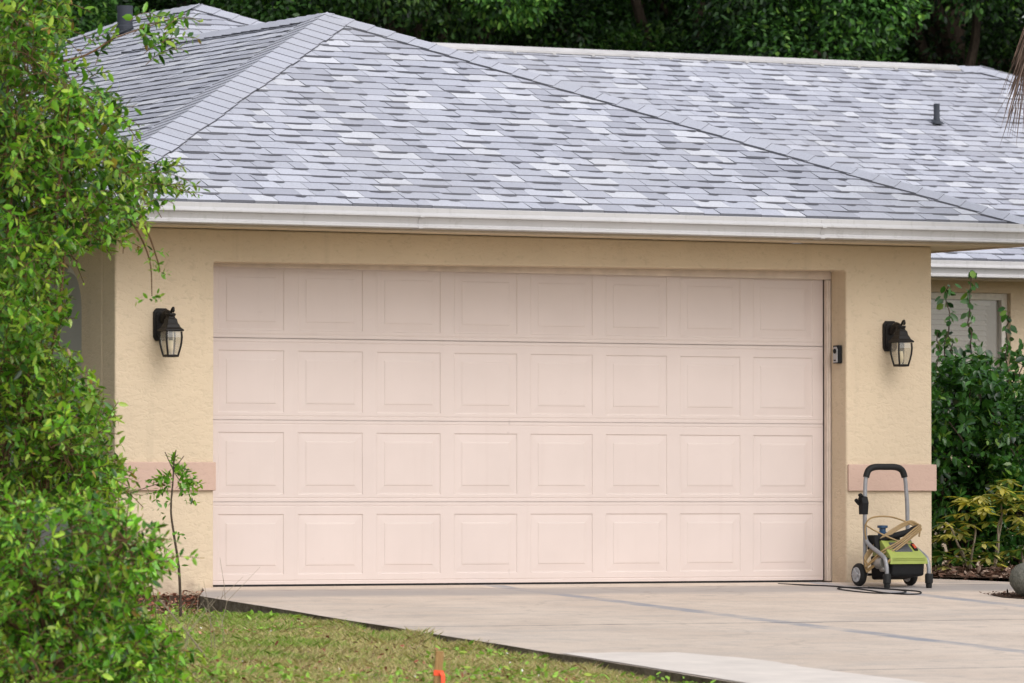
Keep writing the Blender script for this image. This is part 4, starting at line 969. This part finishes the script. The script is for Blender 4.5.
# ---- palm whose dead frond hangs into the top right
PD = 37.8
pb = onD(1128, 498, PD); pb[2] = SL * pb[1]
pm = thing('palm_tree', 'palm with a dry brown dead frond hanging down at the top right edge', 'palm tree', tuple(pb))
mb = MB(); hp_ = 4.75 - pb[2]; mb.tube([(0.02 * math.sin(k), 0, -0.2 + (hp_ + .2) * k / 14) for k in range(15)], [0.17 - 0.05 * k / 14 + 0.012 * (k % 2) for k in range(15)], 12); mb.build('trunk', M['palebark'], pm, fix=False)
for k in range(9):
    a = k * 2 * math.pi / 9 + 0.35; mb = MB(); dirv = np.array([math.cos(a), math.sin(a), 0.0]); pts = []
    for t in np.linspace(0, 1, 10): pts.append(Vector(dirv * 1.15 * t + ZZ * (hp_ + 0.75 * t - 0.55 * t * t)))
    lv = Leaves(); P = np.array([tuple(p) for p in pts for _ in range(6)]); n = len(P); s = np.tile([1, -1], n // 2)[:, None]
    D = nrmz(np.cross(dirv, ZZ)[None] * s + dirv * 0.7 - ZZ * 0.35 + rng.normal(0, .1, (n, 3))); L = rng.uniform(0.3, 0.45, n)
    lv.add(P, D, np.tile(ZZ, (n, 1)) + rng.normal(0, .2, (n, 3)), L, L * 0.07, palette(n, GREENS, [.5, .3, .2, 0, 0])); lv.build('frond', M['leaf'], pm)
dead = Leaves(); rach = MB()
pth = [onD(x, y, PD) - pb for x, y in ((1118, -55), (1085, -62), (1050, -30), (1031, 20), (1024, 66))]
cp = curve(pth, 8); rach.tube(cp, np.linspace(0.02, 0.008, len(cp)), 6); df = rach.build('dead_frond', M['redbark'], pm, fix=False)
Pn = np.array([tuple(p) for p in cp[10:]]); n = 210; idx = rng.integers(0, len(Pn), n); P = Pn[idx] + rng.normal(0, 0.012, (n, 3))
D = nrmz(-ZZ[None] + RT[None] * rng.uniform(-0.42, 0.12, (n, 1)) + rng.normal(0, 0.07, (n, 3))); L = rng.uniform(0.33, 0.58, n)
dead.add(P, D, nrmz(rng.normal(0, 1, (n, 3))), L, np.full(n, 0.0075), palette(n, [(0.17, 0.11, 0.09), (0.25, 0.18, 0.15), (0.10, 0.065, 0.05)], [.4, .35, .25])); dead.build('dry_leaflet', M['frond'], df, fold=0.1, droop=0.03)

# ------------------------------------------------------------------ lawn blades, litter
def blades(name, P, H, Wd, C, lean=0.45):
    n = len(P); a = rng.uniform(0, 2 * math.pi, n); S = np.stack([np.cos(a), np.sin(a), np.zeros(n)], 1) * Wd[:, None] * 0.5
    ln = rng.normal(0, lean, (n, 3)) * [1, 1, 0]; tip = P + ZZ * H[:, None] + ln * H[:, None]; mid = P + ZZ * H[:, None] * 0.55 + ln * H[:, None] * 0.3
    V = np.stack([P - S, P + S, mid + S * 0.8, tip, mid - S * 0.8], 1).reshape(-1, 3)
    I = (np.arange(n)[:, None] * 5 + np.array([0, 1, 2, 3, 4])[None]).ravel(); return fast_mesh(name, V, I, 5, np.repeat(C, 5, 0), M['grass'])
def vnoise(x, y, s, seed):
    g_ = np.random.default_rng(seed); G = g_.random((64, 64)); u, v = x * s, y * s; i, j = np.floor(u).astype(int), np.floor(v).astype(int); fu, fv = u - i, v - j
    fu, fv = fu * fu * (3 - 2 * fu), fv * fv * (3 - 2 * fv); g4 = lambda a, b: G[a % 64, b % 64]
    return (g4(i, j) * (1 - fu) + g4(i + 1, j) * fu) * (1 - fv) + (g4(i, j + 1) * (1 - fu) + g4(i + 1, j + 1) * fu) * fv
n = 390000; mainb = rng.random(n) < 0.70; X = np.where(mainb, rng.uniform(-5.3, -2.7, n), rng.uniform(-11, -2.6, n)); Y = -np.where(mainb, rng.uniform(0.5, 8.0, n), rng.uniform(0.3, 16, n))
ex = np.array(-2.70 + 0.059 * Y) - 0.02
cover = np.clip(0.5 + 1.35 * (0.55 * vnoise(X, Y, 0.9, 1) + 0.45 * vnoise(X, Y, 3.1, 2) - 0.5) + 0.12 * np.exp((X + 2.75) / 0.5), 0, 1)
edge_d = ex - X; near = np.exp(-np.clip(edge_d, 0, 9) / 0.18)
keep = (X < ex) & (rng.random(n) < np.clip((cover - 0.18) * 2.2, 0.06, 1) + near * 0.2) & ~((X > -3.9) & (Y > -2.3 + 0.35 * (vnoise(X, Y, 3.0, 12) - 0.5)) & (X < -2.7) & (rng.random(n) < 0.94))
X, Y, cover, near = X[keep], Y[keep], cover[keep], near[keep]; n = len(X); P = np.stack([X, Y, lawn_z(X, Y) - 0.014], 1)
pn = np.clip(cover + rng.normal(0, 0.10, n) - 0.22 * np.clip((-Y - 4.2) / 2.0, 0, 1), 0, 1)[:, None]
gcol = palette(n, [(0.25, 0.44, 0.060), (0.37, 0.52, 0.09), (0.15, 0.27, 0.04)], [.45, .35, .2]); scol = palette(n, [(0.64, 0.53, 0.31), (0.48, 0.36, 0.21), (0.52, 0.48, 0.19)], [.4, .25, .35])
C = np.where(rng.random((n, 1)) < np.clip((pn - 0.42) * 2.6, 0.10, 0.72), gcol, scol)
wide = np.where(Y < -8.2, 2.0, 1.0); H = rng.uniform(0.016, 0.048, n) * (0.7 + 0.8 * cover) + near * 0.05 * np.clip(vnoise(X, Y, 2.7, 9) - 0.35, 0, 1) * 2; blade_o = blades('lawn_grass', P, H, rng.uniform(0.0022, 0.0048, n) * wide, C, 0.75)
tag(blade_o, 'short patchy green and straw-coloured lawn grass beside the driveway', 'grass', kind='stuff')
# broad-leaved weeds in the lawn, thicker along the slab edge
n = 16000; X = rng.uniform(-7.2, -2.7, n); Y = -rng.uniform(0.8, 10, n); ex = -2.70 + 0.059 * Y - 0.03; cov = vnoise(X, Y, 1.6, 4)
k = (X < ex) & (rng.random(n) < np.where(ex - X < 0.30, 1.0 * (vnoise(X, Y, 2.2, 21) > 0.42), np.clip((cov - 0.45) * 2.5, 0.03, 1))); X, Y = X[k], Y[k]; n = len(X)
P = np.stack([X, Y, lawn_z(X, Y) + rng.uniform(0, 0.04, n)], 1); L = rng.uniform(0.018, 0.055, n)
o = leaves_object('lawn_weeds', P, nrmz(rng.normal(0, 1, (n, 3)) * [1, 1, .4] + ZZ * 0.25), nrmz(rng.normal(0, .4, (n, 3)) + ZZ), L, L * 0.5, palette(n, [(0.27, 0.48, 0.07), (0.18, 0.34, 0.045), (0.36, 0.46, 0.08)], [.5, .3, .2]), M['grass'])
tag(o, 'low broad-leaved green weeds scattered through the lawn', 'weeds', kind='stuff')
# dry stems and fallen leaves in the lawn
n = 1900; X = rng.uniform(-6.2, -2.8, n); Y = -rng.uniform(0.35, 8.5, n); ex = -2.70 + 0.059 * Y - 0.05; k = X < ex; X, Y = X[k], Y[k]
n2 = 4200; X2 = rng.uniform(-3.9, -2.42, n2); Y2 = -rng.uniform(0.28, 2.35, n2); k2 = X2 < np.where(Y2 < -0.94, -2.70 + 0.059 * Y2, -2.756 + 0.54 * (Y2 + 0.95)) - 0.02
X = np.concatenate([X, X2[k2]]); Y = np.concatenate([Y, Y2[k2]]); n = len(X)
P = np.stack([X, Y, lawn_z(X, Y) + rng.uniform(0.0, 0.03, n)], 1); L = rng.uniform(0.014, 0.042, n)
o = leaves_object('fallen_leaves', P, nrmz(rng.normal(0, 1, (n, 3)) * [1, 1, .35]), nrmz(rng.normal(0, .5, (n, 3)) + ZZ), L, L * 0.5, palette(n, [(0.30, 0.12, 0.075), (0.36, 0.19, 0.125), (0.20, 0.07, 0.045), (0.44, 0.31, 0.22)], [.4, .25, .2, .15]), M['litter'])
tag(o, 'dry brown fallen leaves on the lawn and at the left pier', 'leaf litter', kind='stuff')
n = 40; X = rng.uniform(-5, -3.1, n); Y = -rng.uniform(2.2, 7.5, n); P = np.stack([X, Y, lawn_z(X, Y) + 0.035], 1); L = rng.uniform(0.009, 0.017, n)
k = X < -2.78 + 0.059 * Y; P, L = P[k], L[k]; n = len(P)
o = leaves_object('tiny_lawn_flowers', P, nrmz(rng.normal(0, 1, (n, 3))), nrmz(rng.normal(0, .4, (n, 3)) + ZZ), L, L * 0.8, palette(n, [(0.75, 0.73, 0.70)], [1.0], 0.05), M['litter'])
tag(o, 'tiny white flowers dotted over the lawn', 'flowers', kind='stuff')
# bare dry weed stalks before the low shrub
mb = MB()
for k in range(34):
    x = rng.uniform(120, 245) if k > 3 else rng.uniform(195, 236); Y = rng.uniform(-6.3, -3.2) if k > 3 else -1.25; p = onY(x, 640, Y); z = float(lawn_z(p[0], Y)) - 0.02; hh = rng.uniform(0.12, 0.42)
    a = Vector((p[0], Y, z)); ln = Vector((rng.normal(0, .18), rng.normal(0, .1), 0)); mb.tube([a, a + ln * 0.4 * hh + Vector((0, 0, hh * .5)), a + ln * hh * 2.2 + Vector((0, 0, hh))], [0.0022, 0.0017, 0.0010], 4)
for pts in (((60, 668), (85, 640), (118, 612)), ((62, 683), (95, 668), (150, 669), (200, 674)), ((160, 600), (185, 630), (205, 656))):
    mb.tube(curve([onY(x, y, -6.4) for x, y in pts], 6), 0.0045, 5)
tag(mb.build('dry_stalks', M['palebark'], fix=False), 'thin pale dry weed stalks rising in front of the low shrub', 'dry stalks', kind='stuff')
# mulch chips
n = 5200; X = np.concatenate([rng.uniform(3.85, 6.4, 4300), rng.uniform(2.74, 3.6, 900)]); Y = np.concatenate([rng.uniform(-0.3, 3.0, 4300), rng.uniform(-2.45, -1.5, 900)])
Z0 = np.where(Y < -0.5, SL * Y + 0.008, 0.014); ln = 3.80 + (0.72 - Y) * 0.14; k = (Y < -0.5) | (X > ln - rng.uniform(0, .05, n)); X, Y, Z0 = X[k], Y[k], Z0[k]; n = len(X)
P = np.stack([X, Y, Z0 + rng.uniform(0, 0.05, n) * np.clip((Y + 1) * 1, 0.15, 1)], 1); L = rng.uniform(0.03, 0.085, n) * np.where(Y < -0.5, 0.5, 1)
o = leaves_object('mulch_chips', P, nrmz(rng.normal(0, 1, (n, 3)) * [1, 1, .4]), nrmz(rng.normal(0, .6, (n, 3)) + ZZ), L, L * 0.4, palette(n, [(0.15, 0.085, 0.06), (0.24, 0.155, 0.115), (0.08, 0.045, 0.032), (0.38, 0.28, 0.22)], [.4, .3, .2, .1]), M['litter'], fold=0.4)
tag(o, 'reddish brown bark mulch chips under the shrubs on the right', 'mulch', kind='stuff')

# ------------------------------------------------------------------ light
SUN_EL, SUN_AZ = R_(44), R_(176)
wld = bpy.data.worlds.new('World'); scene.world = wld; wld.use_nodes = True; nt = wld.node_tree; nt.nodes.clear()
sky = nd(nt, 'ShaderNodeTexSky', sky_type='NISHITA', sun_disc=False, sun_elevation=SUN_EL, sun_rotation=SUN_AZ, air_density=1.0, dust_density=3.0, ozone_density=1.0)
hs = nd(nt, 'ShaderNodeHueSaturation', i_Saturation=0.30); lk(nt, sky.outputs[0], hs.inputs['Color'])
bgn = nd(nt, 'ShaderNodeBackground', i_Strength=0.15); lk(nt, hs.outputs[0], bgn.inputs[0]); wo = nd(nt, 'ShaderNodeOutputWorld'); lk(nt, bgn.outputs[0], wo.inputs[0])
sd = bpy.data.lights.new('sun', 'SUN'); sd.energy = 0.6; sd.angle = R_(60); sd.color = (1.0, 0.98, 0.955)
so = bpy.data.objects.new('sun', sd); COL.objects.link(so)
dv = Vector((math.sin(SUN_AZ) * math.cos(SUN_EL), math.cos(SUN_AZ) * math.cos(SUN_EL), math.sin(SUN_EL))); so.rotation_euler = dv.to_track_quat('Z', 'Y').to_euler(); so.location = dv * 60

# ------------------------------------------------------------------ camera
cd = bpy.data.cameras.new('camera'); cd.sensor_width = 36; cd.lens = FPX / 1024 * 36; cd.clip_start = 0.5; cd.clip_end = 2000
cd.dof.use_dof = True; cd.dof.focus_distance = 38.0; cd.dof.aperture_fstop = 5.6
co = bpy.data.objects.new('camera', cd); COL.objects.link(co); co.location = CAM
co.rotation_euler = Matrix((RT, UP, -FW)).transposed().to_euler(); scene.camera = co
scene.view_settings.view_transform = 'Standard'; scene.view_settings.look = 'None'; scene.view_settings.exposure = 0.56; scene.view_settings.gamma = 1.0
